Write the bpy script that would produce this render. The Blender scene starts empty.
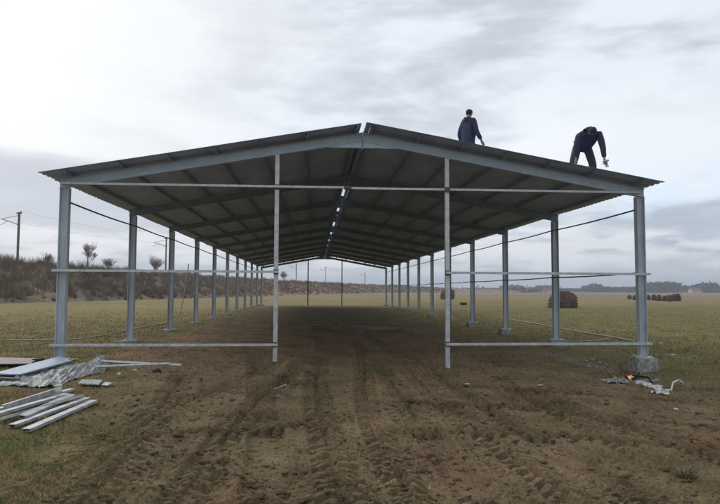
import bpy, math, random
import numpy as np
from mathutils import Vector, Matrix
random.seed(7); RNG = np.random.default_rng(11)
SC = bpy.context.scene; COL = SC.collection

# ------------------------------------------------------------ camera
F_PX = 616.874; YAW = 0.074; PITCH = 0.062; ROLL = -0.004; CAM_Z = 1.45
_c, _s, _cp, _sp, _cr, _sr = math.cos(YAW), math.sin(YAW), math.cos(PITCH), math.sin(PITCH), math.cos(ROLL), math.sin(ROLL)
R0 = Vector((_c, -_s, 0)); FW = Vector((_s*_cp, _c*_cp, _sp)); U0 = Vector((-_s*_sp, -_c*_sp, _cp))
RT = R0*_cr - U0*_sr; UP = R0*_sr + U0*_cr
cam_d = bpy.data.cameras.new('camera'); cam = bpy.data.objects.new('camera', cam_d); COL.objects.link(cam)
cam.matrix_world = Matrix(((RT.x, UP.x, -FW.x, 0), (RT.y, UP.y, -FW.y, 0), (RT.z, UP.z, -FW.z, CAM_Z), (0, 0, 0, 1)))
cam_d.sensor_width = 36; cam_d.lens = F_PX/720*36; cam_d.clip_start = 0.05; cam_d.clip_end = 9000
SC.camera = cam

# ------------------------------------------------------------ view, world, sun
SC.view_settings.view_transform = 'Standard'; SC.view_settings.look = 'None'
SC.view_settings.gamma = 1; SC.view_settings.use_curve_mapping = False
SC.view_settings.exposure = 0.36
SUN_AZ, SUN_EL = math.radians(-38), math.radians(34)      # azimuth from +Y towards +X
SUN_DIR = Vector((math.sin(SUN_AZ)*math.cos(SUN_EL), math.cos(SUN_AZ)*math.cos(SUN_EL), math.sin(SUN_EL)))
sd = bpy.data.lights.new('sun', 'SUN'); sd.energy = 0.9; sd.angle = math.radians(24); sd.color = (1, .95, .88)
so = bpy.data.objects.new('sun', sd); COL.objects.link(so)
so.rotation_euler = (-SUN_DIR).to_track_quat('-Z', 'Y').to_euler(); so.location = (0, 0, 30)

class NT:
    """small node-tree helper: n(type, inputs..., props...)"""
    def __init__(s, tree): s.t = tree; tree.nodes.clear()
    def n(s, typ, inp=None, **kw):
        nd = s.t.nodes.new('ShaderNode'+typ)
        for k, v in kw.items(): setattr(nd, k, v)
        for k, v in (inp or {}).items():
            if isinstance(v, tuple) and len(v) == 2 and hasattr(v[0], 'outputs'): s.t.links.new(v[0].outputs[v[1]], nd.inputs[k])
            elif hasattr(v, 'outputs'): s.t.links.new(v.outputs[0], nd.inputs[k])
            else: nd.inputs[k].default_value = v
        return nd
    def m(s, op, a, b=0.0, c=0.0, clamp=False):
        return s.n('Math', {0: a, 1: b, 2: c}, operation=op, use_clamp=clamp)
    def ss(s, v, a, b, x=0.0, y=1.0):
        return s.n('MapRange', {0: v, 1: a, 2: b, 3: x, 4: y}, interpolation_type='SMOOTHSTEP')
    def mix(s, f, a, b, bt='MIX'):
        nd = s.t.nodes.new('ShaderNodeMix'); nd.data_type = 'RGBA'; nd.blend_type = bt
        for k, v in ((0, f), (6, a), (7, b)):
            if isinstance(v, tuple) and hasattr(v[0], 'outputs'): s.t.links.new(v[0].outputs[v[1]], nd.inputs[k])
            elif hasattr(v, 'outputs'):
                o = [q for q in v.outputs if q.enabled][0]; s.t.links.new(o, nd.inputs[k])
            else: nd.inputs[k].default_value = v if not isinstance(v, tuple) or len(v) == 4 else (*v, 1)
        return (nd, 2)

w = bpy.data.worlds.new('World'); SC.world = w; w.use_nodes = True
N = NT(w.node_tree)
tc = N.n('TexCoord'); sep = N.n('SeparateXYZ', {0: (tc, 'Generated')})
zz = N.m('MAXIMUM', (sep, 2), 0.0); zden = N.m('ADD', zz, 0.16)
px_ = N.m('DIVIDE', (sep, 0), zden); py_ = N.m('DIVIDE', (sep, 1), zden)
pv = N.n('CombineXYZ', {0: px_, 1: py_, 2: 0.0})
n1 = N.n('TexNoise', {'Vector': pv, 'Scale': 1.7, 'Detail': 8.0, 'Roughness': .56, 'Distortion': .35})
pv2 = N.n('VectorMath', {0: (tc, 'Generated'), 1: (1, 1, 4.2)}, operation='MULTIPLY')
n2 = N.n('TexNoise', {'Vector': pv2, 'Scale': 4.6, 'Detail': 6.0, 'Roughness': .52, 'Distortion': .35})
n3 = N.n('TexNoise', {'Vector': pv2, 'Scale': 13.0, 'Detail': 5.0, 'Roughness': .55, 'Distortion': .2})
az = N.m('ARCTAN2', (sep, 0), (sep, 1))                     # azimuth, + to the right
el = N.m('ARCSINE', (sep, 2))
elw = N.m('ADD', el, N.m('MULTIPLY', N.m('SUBTRACT', (n2, 0), .5), .10))
elw = N.m('ADD', elw, N.m('MULTIPLY', N.m('SUBTRACT', (n3, 0), .5), .025))
azw = N.m('ADD', az, N.m('MULTIPLY', N.m('SUBTRACT', (n2, 0), .5), .55))
base = N.m('ADD', N.m('MULTIPLY', (n1, 0), .60), N.m('ADD', N.m('MULTIPLY', (n2, 0), .26), N.m('MULTIPLY', (n3, 0), .14)))
fac = N.ss(base, .43, .575)
cloud = N.mix(fac, (.47, .505, .565), (.69, .735, .79))
# brightest where the sun stands behind the cloud
br = N.m('MULTIPLY', N.ss(azw, .12, -.42), N.ss(elw, .13, .21))
br = N.m('MULTIPLY', br, N.ss(az, -1.6, -.8))
cloud = N.mix(N.m('MULTIPLY', br, .92), cloud, (.80, .81, .825))
# soft white glow low on the right, behind the roof edge
br2 = N.m('MULTIPLY', N.m('MULTIPLY', N.ss(azw, .12, .35), N.ss(azw, 1.1, .6)), N.m('MULTIPLY', N.ss(elw, .10, .19), N.ss(elw, .33, .24)))
cloud = N.mix(N.m('MULTIPLY', br2, .85), cloud, (.80, .83, .87))
# dark banks low over the horizon, lighter streak below
bankL = N.m('MULTIPLY', N.m('MULTIPLY', N.ss(elw, .066, .09), N.ss(elw, .20, .15)), N.ss(azw, .30, -.05))
cloud = N.mix(N.m('MULTIPLY', bankL, .8), cloud, (.45, .48, .555))
bankR = N.m('MULTIPLY', N.m('MULTIPLY', N.ss(elw, .045, .07), N.ss(elw, .14, .115)), N.ss(azw, .36, .58))
cloud = N.mix(N.m('MULTIPLY', bankR, .8), cloud, (.36, .41, .50))
strk = N.m('MULTIPLY', N.m('MULTIPLY', N.ss(elw, .045, .062), N.ss(elw, .092, .076)), N.ss((n3, 0), .36, .52))
cloud = N.mix(N.m('MULTIPLY', strk, .8), cloud, (.74, .75, .79))
low = N.ss(elw, .05, .02)
cloud = N.mix(N.m('MULTIPLY', low, .7), cloud, (.47, .53, .63))
gap = N.m('MULTIPLY', N.m('MULTIPLY', N.ss(elw, .10, .14), N.ss(elw, .21, .16)), N.m('MULTIPLY', N.ss(azw, .30, .5), N.ss((n3, 0), .42, .6)))
blue = N.mix(N.m('MULTIPLY', gap, .55), cloud, (.62, .76, .92))
sky = N.n('TexSky', sky_type='NISHITA', sun_disc=False, sun_elevation=SUN_EL, sun_rotation=SUN_AZ, air_density=1.0, dust_density=2.0)
bg1 = N.n('Background', {0: sky, 1: 0.1})
bg2 = N.n('Background', {0: blue, 1: 1.0})
mx = N.n('MixShader', {0: .94, 1: bg1, 2: bg2})
N.n('OutputWorld', {0: mx})

# ------------------------------------------------------------ helpers
def sm(a, b, x): t = np.clip((x-a)/(b-a), 0, 1); return t*t*(3-2*t)
def vn(x, y, seed=0):
    x = np.asarray(x, float)+seed*37.3; y = np.asarray(y, float)+seed*17.9
    xi = np.floor(x).astype(np.int64); yi = np.floor(y).astype(np.int64); fx = x-xi; fy = y-yi
    def h(a, b):
        n = (a*374761393+b*668265263+seed*982451653) & 0xffffffff
        n = ((n ^ (n >> 13))*1274126177) & 0xffffffff
        return ((n ^ (n >> 16)) & 0xffff)/65535.0
    fx = fx*fx*(3-2*fx); fy = fy*fy*(3-2*fy)
    return (h(xi, yi)*(1-fx)+h(xi+1, yi)*fx)*(1-fy)+(h(xi, yi+1)*(1-fx)+h(xi+1, yi+1)*fx)*fy
def fbm(x, y, o=4, seed=0, g=.5):
    s = 0; a = 1; t = 0
    for i in range(o):
        s = s+a*vn(x, y, seed+i*7); t += a; a *= g; x = x*2.03+.7; y = y*2.03+.3
    return s/t
def ray(u, v):
    return RT*((u-360)/F_PX)+UP*((252-v)/F_PX)+FW
def on_y(u, v, Y): d = ray(u, v); t = Y/d.y; return Vector((d.x*t, Y, CAM_Z+d.z*t))
def on_ground(u, v, z=-.15): d = ray(u, v); t = (z-CAM_Z)/d.z; return Vector((d.x*t, d.y*t, z))
def XZ(X, Z): return (_c*X+_s*Z, -_s*X+_c*Z)          # camera-aligned metres -> world xy

def tag(o, label=None, cat=None, group=None, kind=None):
    for k, v in (('label', label), ('category', cat), ('group', group), ('kind', kind)):
        if v: o[k] = v
    return o
def empty(name, loc, rz=0):
    o = bpy.data.objects.new(name, None); COL.objects.link(o); o.location = loc; o.rotation_euler.z = rz
    o.empty_display_size = .2; return o

class MB:
    def __init__(s): s.v = []; s.f = []
    def add(s, vs, fs):
        b = len(s.v); s.v += [tuple(v) for v in vs]; s.f += [tuple(i+b for i in f) for f in fs]; return s
    def box(s, x0, x1, y0, y1, z0, z1, M=None):
        vs = [Vector(p) for p in ((x0,y0,z0),(x1,y0,z0),(x1,y1,z0),(x0,y1,z0),(x0,y0,z1),(x1,y0,z1),(x1,y1,z1),(x0,y1,z1))]
        if M is not None: vs = [M @ v for v in vs]
        return s.add(vs, [(0,3,2,1),(4,5,6,7),(0,1,5,4),(1,2,6,5),(2,3,7,6),(3,0,4,7)])
    def prism(s, poly, a, b, caps=True):
        """extrude the polygon (list of 3D offsets) from point a to b"""
        n = len(poly); a = Vector(a); b = Vector(b)
        vs = [a+Vector(p) for p in poly]+[b+Vector(p) for p in poly]
        fs = [(i, (i+1) % n, n+(i+1) % n, n+i) for i in range(n)]
        if caps: fs += [tuple(range(n))[::-1], tuple(range(n, 2*n))]
        return s.add(vs, fs)
    def tube(s, pts, r, n=6, r2=None):
        pts = [Vector(p) for p in pts]; b = len(s.v); m = len(pts)
        for i, p in enumerate(pts):
            t = (pts[min(i+1, m-1)]-pts[max(i-1, 0)]).normalized()
            u = t.cross(Vector((0, 0, 1)))
            if u.length < .01: u = t.cross(Vector((1, 0, 0)))
            u.normalize(); q = t.cross(u)
            rr = r if r2 is None else r+(r2-r)*i/(m-1)
            for k in range(n):
                a = 2*math.pi*k/n; s.v.append(tuple(p+u*math.cos(a)*rr+q*math.sin(a)*rr))
        for i in range(m-1):
            for k in range(n):
                k2 = (k+1) % n; s.f.append((b+i*n+k, b+i*n+k2, b+(i+1)*n+k2, b+(i+1)*n+k))
        s.f.append(tuple(b+k for k in range(n))[::-1]); s.f.append(tuple(b+(m-1)*n+k for k in range(n)))
        return s
    def blob(s, c, r, seed=0, sub=2, amp=.25, flat=False):
        import bmesh
        bm = bmesh.new(); bmesh.ops.create_icosphere(bm, subdivisions=sub, radius=1)
        rr = random.Random(seed); o = [rr.uniform(0, 50) for _ in range(3)]
        from mathutils import noise
        vs = []
        for v in bm.verts:
            k = 1+amp*2*noise.noise(v.co*1.6+Vector(o))+amp*noise.noise(v.co*4+Vector(o))
            p = v.co*k; z = p.z
            if flat and z < -.3: z = -.3
            vs.append((c[0]+p.x*r[0], c[1]+p.y*r[1], c[2]+z*r[2]))
        fs = [tuple(x.index for x in f.verts) for f in bm.faces]; bm.free()
        return s.add(vs, fs)
    def build(s, name, mat, parent=None, smooth=False, bevel=0):
        me = bpy.data.meshes.new(name); me.from_pydata(s.v, [], s.f); me.update()
        o = bpy.data.objects.new(name, me); COL.objects.link(o)
        if mat: me.materials.append(mat)
        if parent: o.parent = parent
        if smooth: me.polygons.foreach_set('use_smooth', [True]*len(me.polygons))
        if bevel:
            m = o.modifiers.new('bevel', 'BEVEL'); m.width = bevel; m.segments = 2; m.limit_method = 'ANGLE'
        return o
def np_mesh(name, V, Fc, mat, col=None, smooth=False):
    V = np.asarray(V, np.float32); Fc = np.asarray(Fc, np.int32); k = Fc.shape[1]
    me = bpy.data.meshes.new(name); me.vertices.add(len(V)); me.vertices.foreach_set('co', V.ravel())
    me.loops.add(Fc.size); me.loops.foreach_set('vertex_index', Fc.ravel())
    me.polygons.add(len(Fc)); me.polygons.foreach_set('loop_start', np.arange(0, Fc.size, k, dtype=np.int32))
    me.polygons.foreach_set('loop_total', np.full(len(Fc), k, np.int32))
    if smooth: me.polygons.foreach_set('use_smooth', np.ones(len(Fc), bool))
    me.update(calc_edges=True)
    if col is not None:
        a = me.color_attributes.new('tint', 'FLOAT_COLOR', 'POINT')
        c4 = np.ones((len(V), 4), np.float32); c4[:, :3] = col; a.data.foreach_set('color', c4.ravel())
    me.materials.append(mat)
    o = bpy.data.objects.new(name, me); COL.objects.link(o); return o

# ------------------------------------------------------------ materials
def mat(name, col, rough=.6, metal=0, var=.25, scale=6, bump=0, bscale=40, col2=None, stretch=(1, 1, 1), spec=.5, coord='Object', island=0):
    m = bpy.data.materials.new(name); m.use_nodes = True; T = NT(m.node_tree)
    tcd = T.n('TexCoord'); mp = T.n('VectorMath', {0: (tcd, coord), 1: stretch}, operation='MULTIPLY')
    a = T.n('TexNoise', {'Vector': mp, 'Scale': scale, 'Detail': 8.0, 'Roughness': .65})
    f = T.ss((a, 0), .35, .68)
    c2 = col2 or tuple(c*(1-var) for c in col)
    cc = T.mix(f, (*c2, 1), (*col, 1))
    if island:
        g = T.n('NewGeometry'); k = T.n('MapRange', {0: (g, 'Random Per Island'), 1: 0., 2: 1., 3: 1-island, 4: 1+island})
        cmb = T.n('CombineColor', {0: k, 1: k, 2: k}); cc = T.mix(1.0, cc, cmb, 'MULTIPLY')
    rg = T.ss((a, 0), .3, .7, rough*.8, min(1, rough*1.2))
    p = T.n('BsdfPrincipled', {'Base Color': cc, 'Roughness': rg, 'Metallic': metal, 'Specular IOR Level': spec})
    if bump:
        b = T.n('TexNoise', {'Vector': mp, 'Scale': bscale, 'Detail': 6.0, 'Roughness': .7})
        bp = T.n('Bump', {'Height': (b, 0), 'Strength': bump, 'Distance': .02}); T.t.links.new(bp.outputs[0], p.inputs['Normal'])
    T.n('OutputMaterial', {0: p}); return m
def tint_mat(name, rough=.9, fine=30, amt=.35, bump=.6, trans=0, big=0):
    m = bpy.data.materials.new(name); m.use_nodes = True; T = NT(m.node_tree)
    at = T.n('Attribute', attribute_name='tint'); tcd = T.n('TexCoord')
    a = T.n('TexNoise', {'Vector': (tcd, 'Object'), 'Scale': fine, 'Detail': 6.0, 'Roughness': .7})
    k = T.ss((a, 0), .3, .7, 1-amt, 1+amt); cmb = T.n('CombineColor', {0: k, 1: k, 2: k})
    cc = T.mix(1.0, (at, 0), cmb, 'MULTIPLY')
    if big:
        b2 = T.n('TexNoise', {'Vector': (tcd, 'Object'), 'Scale': big, 'Detail': 8.0, 'Roughness': .7})
        k = T.ss((b2, 0), .3, .7, .75, 1.25); cmb = T.n('CombineColor', {0: k, 1: k, 2: k}); cc = T.mix(1.0, cc, cmb, 'MULTIPLY')
    p = T.n('BsdfPrincipled', {'Base Color': cc, 'Roughness': rough, 'Specular IOR Level': .15})
    if bump:
        b = T.n('TexNoise', {'Vector': (tcd, 'Object'), 'Scale': fine*1.3, 'Detail': 8.0, 'Roughness': .75})
        bp = T.n('Bump', {'Height': (b, 0), 'Strength': bump, 'Distance': .03}); T.t.links.new(bp.outputs[0], p.inputs['Normal'])
    T.n('OutputMaterial', {0: p}); return m
M = dict(
    paint=mat('blue_grey_steel_paint', (.52, .58, .63), .5, 0, .28, 5, .15, 25, stretch=(1, 1, .25)),
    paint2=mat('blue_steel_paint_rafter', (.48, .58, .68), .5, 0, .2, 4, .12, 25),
    galv=mat('galvanised_tube', (.62, .64, .65), .45, .25, .3, 9, .1, 40),
    purlin=mat('galvanised_purlin', (.26, .32, .40), .5, .1, .25, 5),
    sheet=mat('galvanised_roof_sheet', (.47, .56, .86), .5, .0, .2, 1.6, stretch=(1, .45, 1)),
    paint_shade=mat('shaded_rafter_steel_paint', (.25, .31, .38), .6, 0, .2, 4),  # darker copy of the rafter paint, under-roof shade put into its colour
    darksteel=mat('dark_primer_steel', (.09, .085, .085), .6, 0, .3, 8),
    rusty=mat('rusty_primer_post', (.16, .07, .05), .7, 0, .4, 12),
    conc=mat('pale_concrete', (.42, .41, .37), .9, 0, .55, 9, .6, 30),
    brown=mat('brown_coated_sheet', (.24, .17, .14), .6, 0, .25, 6),
    bluesheet=mat('blue_grey_flat_sheet', (.30, .38, .48), .4, .1, .15, 3),
    film=mat('milky_plastic_film', (.42, .43, .42), .6, 0, .3, 5, .8, 9),
    channel=mat('weathered_zinc_channel', (.50, .52, .53), .45, .25, .42, 6, .15, 30),
    inside=mat('dark_tube_inside', (.03, .03, .03), .8),
    white=mat('chalky_white', (.66, .65, .62), .7, 0, .25, 14),
    ash=mat('pale_grey_ash', (.42, .41, .40), .95, 0, .5, 20, .8, 60),
    char=mat('charred_black', (.02, .018, .016), .9, 0, .5, 30, .8, 60),
    straw=mat('dry_straw', (.26, .21, .11), .9, 0, .45, 20, island=.35),
    wood=mat('bleached_wood', (.45, .40, .33), .85, 0, .3, 12, .3, 60),
    hay=mat('weathered_brown_hay', (.125, .085, .055), .95, 0, .5, 3, 1.0, 22, island=.4),
    bale=mat('dark_rotten_hay', (.11, .065, .05), .95, 0, .5, 3, 1.0, 22, island=.4),
    bark=mat('grey_brown_bark', (.30, .25, .215), .95, 0, .4, 8),
    mast=mat('weathered_mast_concrete', (.13, .13, .13), .85, 0, .3, 3),
    jacket=mat('navy_jacket_cloth', (.034, .046, .092), .85, 0, .55, 6, 1.0, 14),
    trousers=mat('charcoal_trouser_cloth', (.035, .038, .045), .9, 0, .35, 9, .4, 40),
    skin=mat('skin', (.38, .22, .16), .6, 0, .12, 20),
    hair=mat('dark_hair', (.02, .016, .013), .7, 0, .4, 40, .5, 90),
    shoe=mat('black_boot', (.02, .02, .02), .6),
    glove=mat('pale_work_glove', (.50, .48, .44), .8),
    yellow=mat('yellow_tool_plastic', (.45, .32, .05), .5),
    wall=mat('whitewashed_wall', (.50, .46, .42), .85, 0, .15, 2),
    rooft=mat('red_roof_tiles', (.28, .11, .07), .85, 0, .3, 5),
    weed=mat('fresh_green_weed', (.10, .16, .04), .8, 0, .4, 12, island=.3),
    rope=mat('pale_rope', (.50, .46, .38), .9, 0, .2, 30),
    foil=mat('terracotta_plastic', (.45, .16, .08), .6),
)
M['ground'] = tint_mat('soil_and_grass', fine=26, amt=.30, bump=.9, big=1.1)
M['blade'] = tint_mat('grass_blade', fine=3, amt=.25, bump=0)
M['scrubm'] = tint_mat('bare_scrub_twigs', fine=1, amt=.25, bump=0)
M['bank'] = tint_mat('embankment_earth', fine=1.6, amt=.4, bump=1.0, big=.15)

# ------------------------------------------------------------ ground
def soil_mask(x, y):
    n = fbm(x*.55, y*.35, 4, 3)-.5; n2 = fbm(x*2.3, y*1.4, 3, 5)-.5
    xl = np.interp(y, [0, 5, 9, 13, 16, 30, 62, 75], [-1.6, -1.9, -3.1, -4.3, -4.6, -4.8, -4.9, -4.9])
    xr = np.interp(y, [0, 5, 9, 12, 16, 30, 62, 75], [9, 7.6, 7.0, 6.4, 6.2, 5.8, 5.5, 5.5])
    a = sm(-1.1, 1.1, (x-xl)+n*3.2+n2*1.2)*sm(-1.1, 1.1, (xr-x)+n*3.2+n2*1.2)
    a = a*(1-sm(54, 68, y))
    inside = sm(24, 34, y)*.45                       # weeds left standing inside the far bays
    return np.clip(a-inside*(.5+n*1.5)+n2*.45*a, 0, 1)
def _tr(x0, k=0., p=1.5, y0=5., wob=.1, ph=0.): return lambda y: x0+k*np.maximum(y-y0, 0)**p+wob*np.sin(y*.45+ph)
TRACKS_Y = [(_tr(.15), .40, -1, 30), (_tr(2.0, ph=.3), .40, -1, 30), (_tr(.78, .01, ph=1), .32, -1, 22), (_tr(1.35, 0, ph=2, wob=.06), .34, -1, 20), (_tr(2.62, -.01, ph=1), .34, -1, 18),
            (_tr(-.45, -.02, 1.7), .38, -1, 16), (_tr(-1.05, .06, 1.3), .34, -1, 17), (_tr(-1.75, -.02, 1.7), .38, -1, 15), (_tr(-2.3, .13, 1.25), .34, 0, 17),
            (_tr(4.6, -.22, 1.1), .36, 2, 12.5), (_tr(3.3, .03, 1.2), .34, 0, 14), (_tr(4.15, -.05, 1.2), .34, 2, 12.5)]
TRACKS_X = [(lambda x: 8.9-.20*(x-2.2)-.10*(x-2.2)**2, .36, .4, 6.5), (lambda x: 7.1-.12*(x-2.2)-.06*(x-2.2)**2, .34, .4, 6.0),
            (lambda x: 10.8-.10*(x-1.5)-.05*(x-1.5)**2, .34, 1.2, 6.6), (lambda x: 6.3+.35*(x+3), .34, -3.6, .8), (lambda x: 9.6+.5*(x+2.2), .34, -3.2, .9)]
def base_h(x, y):
    h = -.04-.28*sm(-6, 7.5, x)
    f = 1-sm(24, 70, y)
    h = h+.11*sm(13.6, 17, y)*sm(3, 7, x)
    h = h*f+(-.10)*(1-f)
    h = h+.05*(fbm(x*.12, y*.12, 2, 9)-.5)*sm(0, 30, np.hypot(x, y))
    h = h+.7*(fbm(x*.012, y*.012, 2, 19)-.55)*sm(90, 260, np.hypot(x, y))
    # berm of earth across the floor, small heaps near the posts
    h = h+.16*np.exp(-((y-25.4-.25*np.sin(x))/.7)**2)*sm(-1.5, .2, x)*sm(5.2, 3.6, x)*(.5+fbm(x*1.3, y*1.3, 3, 4))
    h = h+.17*np.exp(-((x+.45)/.6)**2-((y-12.6)/.45)**2)*(.4+fbm(x*3, y*3, 3, 8))
    h = h+.10*np.exp(-((x-3.4)/1.3)**2-((y-12.6)/.4)**2)
    h = h+.12*np.exp(-((x+4.1)/.55)**2)*sm(13, 16, y)*sm(60, 45, y)*fbm(x*1.2, y*.8, 3, 12)
    return h
def ground_h(x, y, soil=None):
    x = np.asarray(x, float); y = np.asarray(y, float)
    if soil is None: soil = soil_mask(x, y)
    r = np.hypot(x, y); h = base_h(x, y); near = 1-sm(18, 45, r)
    lump = (fbm(x*1.2, y*1.2, 3, 21)-.5)*.04+np.abs(fbm(x*5, y*4, 3, 23)-.5)*.03+np.abs(fbm(x*13, y*11, 3, 24)-.5)*.05
    clod = sm(.66, .84, vn(x*11, y*10, 31))*.018*fbm(x*2, y*2, 2, 33)*1.6+sm(.62, .8, vn(x*24, y*21, 35))*.012
    h = h+near*(soil*1.25*(lump+clod)+(1-soil)*((fbm(x*3, y*3, 3, 25)-.5)*.05+(fbm(x*16, y*16, 2, 27)-.5)*.022))
    amp = near*(.25+.75*soil); T = np.zeros_like(h); P = np.zeros_like(h)
    jit = 2.6*(fbm(x*1.5, y*1.5, 2, 43)-.5); chip = .55+.9*vn(x*7, y*7, 44)
    for q, (f, wd, a, b) in enumerate(TRACKS_Y+TRACKS_X):
        if q < len(TRACKS_Y): d = x-f(y); al = y; e = sm(a, a+1.5, y)*sm(b, b-4, y)
        else: d = y-f(x); al = x; e = sm(a, a+1, x)*sm(b, b-1, x)
        ad = np.abs(d); inn = sm(wd*.58, wd*.47, ad)*e*(1-.75*sm(11, 17, y))
        wear = sm(.22, .42, fbm(x*1.1+q, y*.6, 2, 41))
        lug = sm(-.25, .15, np.sin((al*(1 if q < len(TRACKS_Y) else 1)+ad*.8)*2*math.pi/(.155 if wd < .37 else .19)+jit))*chip*sm(.02, .05, ad)
        T = T*(1-inn)+inn*(-.040+.070*lug*wear); P = np.maximum(P, inn)
        T = T+(1-P)*.022*np.exp(-((ad-wd*.62)/.06)**2)*e*fbm(x*6, y*4, 2, 45+q)*1.5
    h = h-near*soil*1.25*(lump*.6+clod)*P+amp*T
    return h
def gz(x, y): return float(ground_h(np.array([x]), np.array([y]))[0])
def gcol(x, y, soil):
    """colours of soil, grass and the field strips"""
    r = np.hypot(x, y); C = lambda *c: np.array(c)[None, :]
    n = fbm(x*.7, y*.7, 4, 51)[:, None]; n2 = fbm(x*.09, y*.09, 4, 53)[:, None]; n3 = fbm(x*3.1, y*3.1, 3, 55)[:, None]
    g = C(.20, .152, .066)+(n-.5)*C(.09, .075, .03)
    g = g*(1-sm(.5, .7, n3))+C(.150, .148, .058)*sm(.5, .7, n3)
    mid = C(.215, .170, .066)+(n2-.5)*C(.10, .08, .03)+(n-.5)*C(.05, .05, .02)
    g = g+(mid-g)*sm(12, 32, r)[:, None]
    rt = sm(2, 14, x-.05*y)[:, None]
    grn = C(.145, .132, .050)+(n2-.5)*C(.06, .05, .02)+(n-.5)*C(.03, .03, .01); g = g+(grn-g)*rt*.75*sm(9, 16, r)[:, None]*(1-sm(60, 95, r))[:, None]
    tan = C(.25, .19, .105); far = C(.19, .16, .095)
    strip = fbm(x*.004, y*.035, 3, 57)[:, None]
    g = g+(tan-g)*(sm(85, 150, r)[:, None]*.85*(.55+.9*strip).clip(0, 1))
    g = g+(far-g)*sm(.5, .6, strip)*sm(120, 200, r)[:, None]*.8
    pk = C(.22, .145, .105); k = (np.exp(-((y-112)/13)**2)*sm(20, 50, x))[:, None]; g = g+(pk-g)*k*.7
    s = C(.225, .158, .088)+(n-.5)*C(.06, .045, .03); red = C(.240, .148, .084)
    k = sm(.52, .68, fbm(x*.5, y*.35, 3, 59))[:, None]; s = s+(red-s)*k*.6
    k = (np.exp(-((x+4.1)/.9)**2)*sm(12, 16, y))[:, None]; s = s+(red*1.25-s)*k*.8
    k = (np.exp(-((y-25.4)/.6)**2)*sm(-1.5, .2, x)*sm(5.2, 3.6, x)*sm(.3, .5, fbm(x*2, y*2, 3, 71)))[:, None]; s = s+(C(.46, .40, .33)-s)*k*.9
    ol = C(.165, .134, .070); k = sm(.48, .62, fbm(x*1.1+9, y*.7, 4, 61))[:, None]; s = s+(ol-s)*k*.55
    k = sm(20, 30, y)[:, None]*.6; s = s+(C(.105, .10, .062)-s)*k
    dk = sm(.62, .75, n3)*.25; s = s*(1-dk)
    # darker soil along the wheel tracks
    track_dark = np.zeros_like(x)
    for f, wd, a, b in TRACKS_Y: track_dark = np.maximum(track_dark, sm(wd*.7, wd*.35, np.abs(x-f(y)))*sm(a, a+1.5, y)*sm(b, b-4, y)*sm(.35, .6, fbm(x*.9+5, y*.6, 2, 73)))
    for f, wd, a, b in TRACKS_X: track_dark = np.maximum(track_dark, sm(wd*.7, wd*.35, np.abs(y-f(x)))*sm(a, a+1, x)*sm(b, b-1, x))
    s = s*(1-.22*track_dark[:, None])
    # sandy strip outside the right-hand row
    q = (np.exp(-((x-6.55+.12*(y-14))/.28)**2)*sm(12.6, 13.6, y)*sm(17.6, 16.0, y))[:, None]; g = g+(C(.24, .21, .17)-g)*q*.7
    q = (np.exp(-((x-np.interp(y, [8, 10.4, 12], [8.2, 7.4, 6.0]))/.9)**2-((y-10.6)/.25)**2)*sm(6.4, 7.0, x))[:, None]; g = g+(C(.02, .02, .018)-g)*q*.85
    s3 = soil[:, None]
    return np.clip(g*(1-s3)+s*s3, .01, 1)
def build_ground():
    ang = np.concatenate([np.linspace(-180, -48, 50)[:-1], np.linspace(-48, 56, 1000)[:-1], np.linspace(56, 180, 48)[:-1]])
    ang = np.radians(ang)
    r = [.3, .8, 1.4, 2.0]; d = 2.6
    while d < 4200:
        r.append(d); d += max(.012, min(d*d/(877*1.6)*(.5 if d < 14 else .9), d*.05)) if d > 3.9 else .08
    r = np.array(r); na = len(ang); nr = len(r)
    A, Rr = np.meshgrid(ang, r); x = (Rr*np.sin(A)).ravel(); y = (Rr*np.cos(A)).ravel()
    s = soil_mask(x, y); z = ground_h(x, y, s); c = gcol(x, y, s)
    V = np.stack([x, y, z], 1); V = np.vstack([V, [[0, 0, z[:na].mean()]]]); c = np.vstack([c, c[:1]])
    i = np.arange(nr-1)[:, None]*na; j = np.arange(na)[None, :]; j2 = (j+1) % na
    Q = np.stack([i+j, i+na+j, i+na+j2, i+j2], -1).reshape(-1, 4)[:, ::-1]
    o = np_mesh('ground', V, Q, M['ground'], c, True); tag(o, kind='structure')
    fan = [(nr*na, int(k), int((k+1) % na)) for k in range(na)]
    # close the hole under the camera
    mb = MB(); mb.add([tuple(V[k]) for k in range(na)]+[tuple(V[-1])], [(na, (k+1) % na, k) for k in range(na)])
    print('ground verts', len(V), nr, na)
    import bmesh
    bm = bmesh.new(); bm.from_mesh(o.data); bm.verts.ensure_lookup_table()
    for k in range(na):
        try: bm.faces.new((bm.verts[nr*na], bm.verts[(k+1) % na], bm.verts[k]))
        except ValueError: pass
    bm.to_mesh(o.data); bm.free()
    return o
build_ground()

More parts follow.
